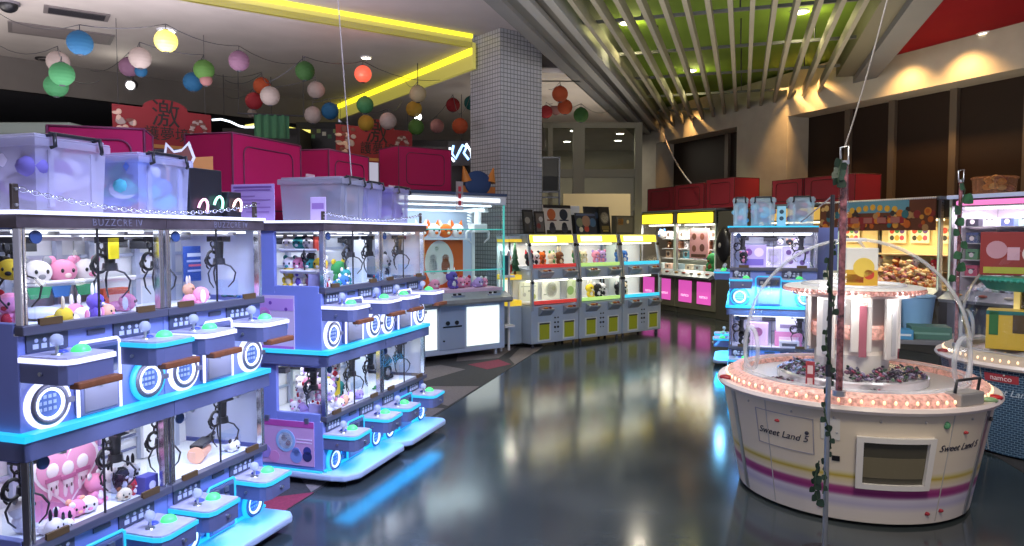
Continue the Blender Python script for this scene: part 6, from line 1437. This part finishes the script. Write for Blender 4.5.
b = MB(); pts = [(-.26+.02*i, .02*math.sin(i*1.1)) for i in range(27)]
b.prism(pts+[(x, y+.008) for x, y in reversed(pts)], .0, .36); b.build('cloth', cm('3a6a4e', .9), gc); b = MB(); b.cyl((-.5, 0, .36), (.5, 0, .36), .012, n=8); b.cyl((-.48, 0, .36), (-.48, 0, 1.3), .006, n=5); b.cyl((.48, 0, .36), (.48, 0, 1.3), .006, n=5); b.build('rail', DARK, gc)
nw = thing('neon_line', 'long white and yellow wavy neon line in the dark background, left of centre', 'neon sign', at(212, 120, 13), .25)
b = MB(); b.tube([(.3*i*.5, 0, .04*math.sin(i*1.3)-.02*i) for i in range(8)], .018, 7); b.build('white_tube', led('neon_white', (.8, .9, 1.), 2.2), nw)
b = MB(); b.tube([(.55+.16*i, .02, -.09+.05*math.sin(i*.7)) for i in range(8)], .03, 7); b.build('yellow_tube', led('neon_yellow', (.9, .8, .1), 1.), nw); b = MB(); b.cyl((.2, 0, 0), (.2, 0, 1.0), .006, n=5); b.cyl((1.0, 0, -.1), (1.0, 0, 1.), .006, n=5); b.build('hanger', DARK, nw)
for i, (px0, px1, py, Y, hx, lab) in enumerate(((-60, 70, 122, 7.6, '2a322c', 'dark green cabinet row end at the left, behind the large cloudy crate'), (150, 215, 149, 9.0, '141c38', 'dark navy cabinet behind the second cloudy crate, below the red banner'), (222, 300, 128, 12.5, '101012', 'black cabinet under the neon line, behind the left magenta box'), (405, 470, 140, 14, '1a1416', 'dark cabinet behind the right magenta box'), (296, 345, 122, 13.5, '15181a', 'dark cabinet with pale stickers behind the middle magenta box'))):
    a, c_ = at(px0, py, Y), at(px1, py, Y); t = thing('dark_cabinet', lab, 'cabinet', ((a.x+c_.x)/2, Y, 0)); w_ = (c_.x-a.x)/2
    b = MB(); b.box(-w_, w_, 0, .7, 0, a.z); b.build('body', cm(hx, .6), t, .01); b = MB(); b.box(-w_*.94, w_*.94, -.01, 0, .3, a.z-.12); b.build('door', cm(hx, .35), t, .004)
    if 'stickers' in lab:
        for k in range(7): b = MB(); b.box(-w_+.08+.1*k, -w_+.15+.1*k, -.016, -.01, a.z-.20-.05*(k % 3), a.z-.13-.05*(k % 3)); b.build('sticker', cm(['8a9a60', 'c8c8b8', '4a7a5a'][k % 3]), t)

# ------------------------------------------------------------------ light and picture
w_ = bpy.data.worlds.new('world'); SC.world = w_; w_.use_nodes = True
w_.node_tree.nodes['Background'].inputs[0].default_value = (.62, .60, .75, 1); w_.node_tree.nodes['Background'].inputs[1].default_value = .62
UP = rot('X', PI)  # upward area fills are added to brighten the ceilings, without fixtures
light('AREA', (-4.2, 6.5, 2.6), 330, (.92, .86, .95), 4, 4, UP)
light('AREA', (-1.0, 3.0, 2.6), 115, (.88, .84, 1.), 3, 3, UP)
light('AREA', (1.6, 7.0, 2.9), 50, (1., .93, .75), 3, 4, UP)
light('AREA', (4.6, 10.2, 2.7), 55, (1., .86, .62), 3, 3, UP)
light('AREA', (3.6, 4.5, 2.7), 18, (1., .86, .72), 2, 2, UP)
light('AREA', (1.4, 12.8, 2.7), 30, (1., .9, .75), 3, 3, UP)
p_ = (.6, 2.3, 4.05); light('AREA', p_, 88, (.52, .60, 1.), 1.6, 1.6, aim(p_, (-1.5, 4.2, .9)), spread=75)  # added blue fill aimed at the left row, no fixture
light('AREA', (-8.0, 7.5, 2.6), 110, (1., .92, .86), 3, 3, UP)  # another added upward fill, for the far left ceiling
p_ = (1.6, 1.6, 4.0); light('AREA', p_, 20, (1., .88, .70), 1., 1., aim(p_, (2.2, 4.5, .4)), spread=80)  # added warm fill on the white round game, no fixture
p_ = (.9, 4.2, 4.0); light('AREA', p_, 130, (.95, .95, 1.), 1.4, 1.4, aim(p_, (2.4, 10.5, 1.1)))  # added white fill toward the cyan and far games, no fixture
light('SPOT', (2.3, 13.0, 4.14), 260, (1., .9, .7), .05, None, Matrix(), 2.6, 1.); light('AREA', (1.5, 19.5, 4.05), 45, (1., .9, .7), 2, 2)  # spot without fixture, added to brighten the far games
light('SPOT', pA+Vector((0, 0, -.05)), 60, (1., .85, .55), .06, None, Matrix(), 2.4, .6); light('SPOT', pB+Vector((0, 0, -.05)), 40, (1., .85, .6), .06, None, Matrix(), 2.4, .6)
SC.view_settings.view_transform = 'Standard'; SC.view_settings.look = 'None'; SC.view_settings.gamma = 1.; SC.view_settings.exposure = .22; SC.view_settings.use_curve_mapping = False
cy = SC.cycles; cy.use_denoising = True; cy.max_bounces = 8; cy.diffuse_bounces = 3; cy.glossy_bounces = 3; cy.transmission_bounces = 4; cy.transparent_max_bounces = 24; cy.sample_clamp_indirect = 6.; cy.caustics_reflective = False; cy.caustics_refractive = False
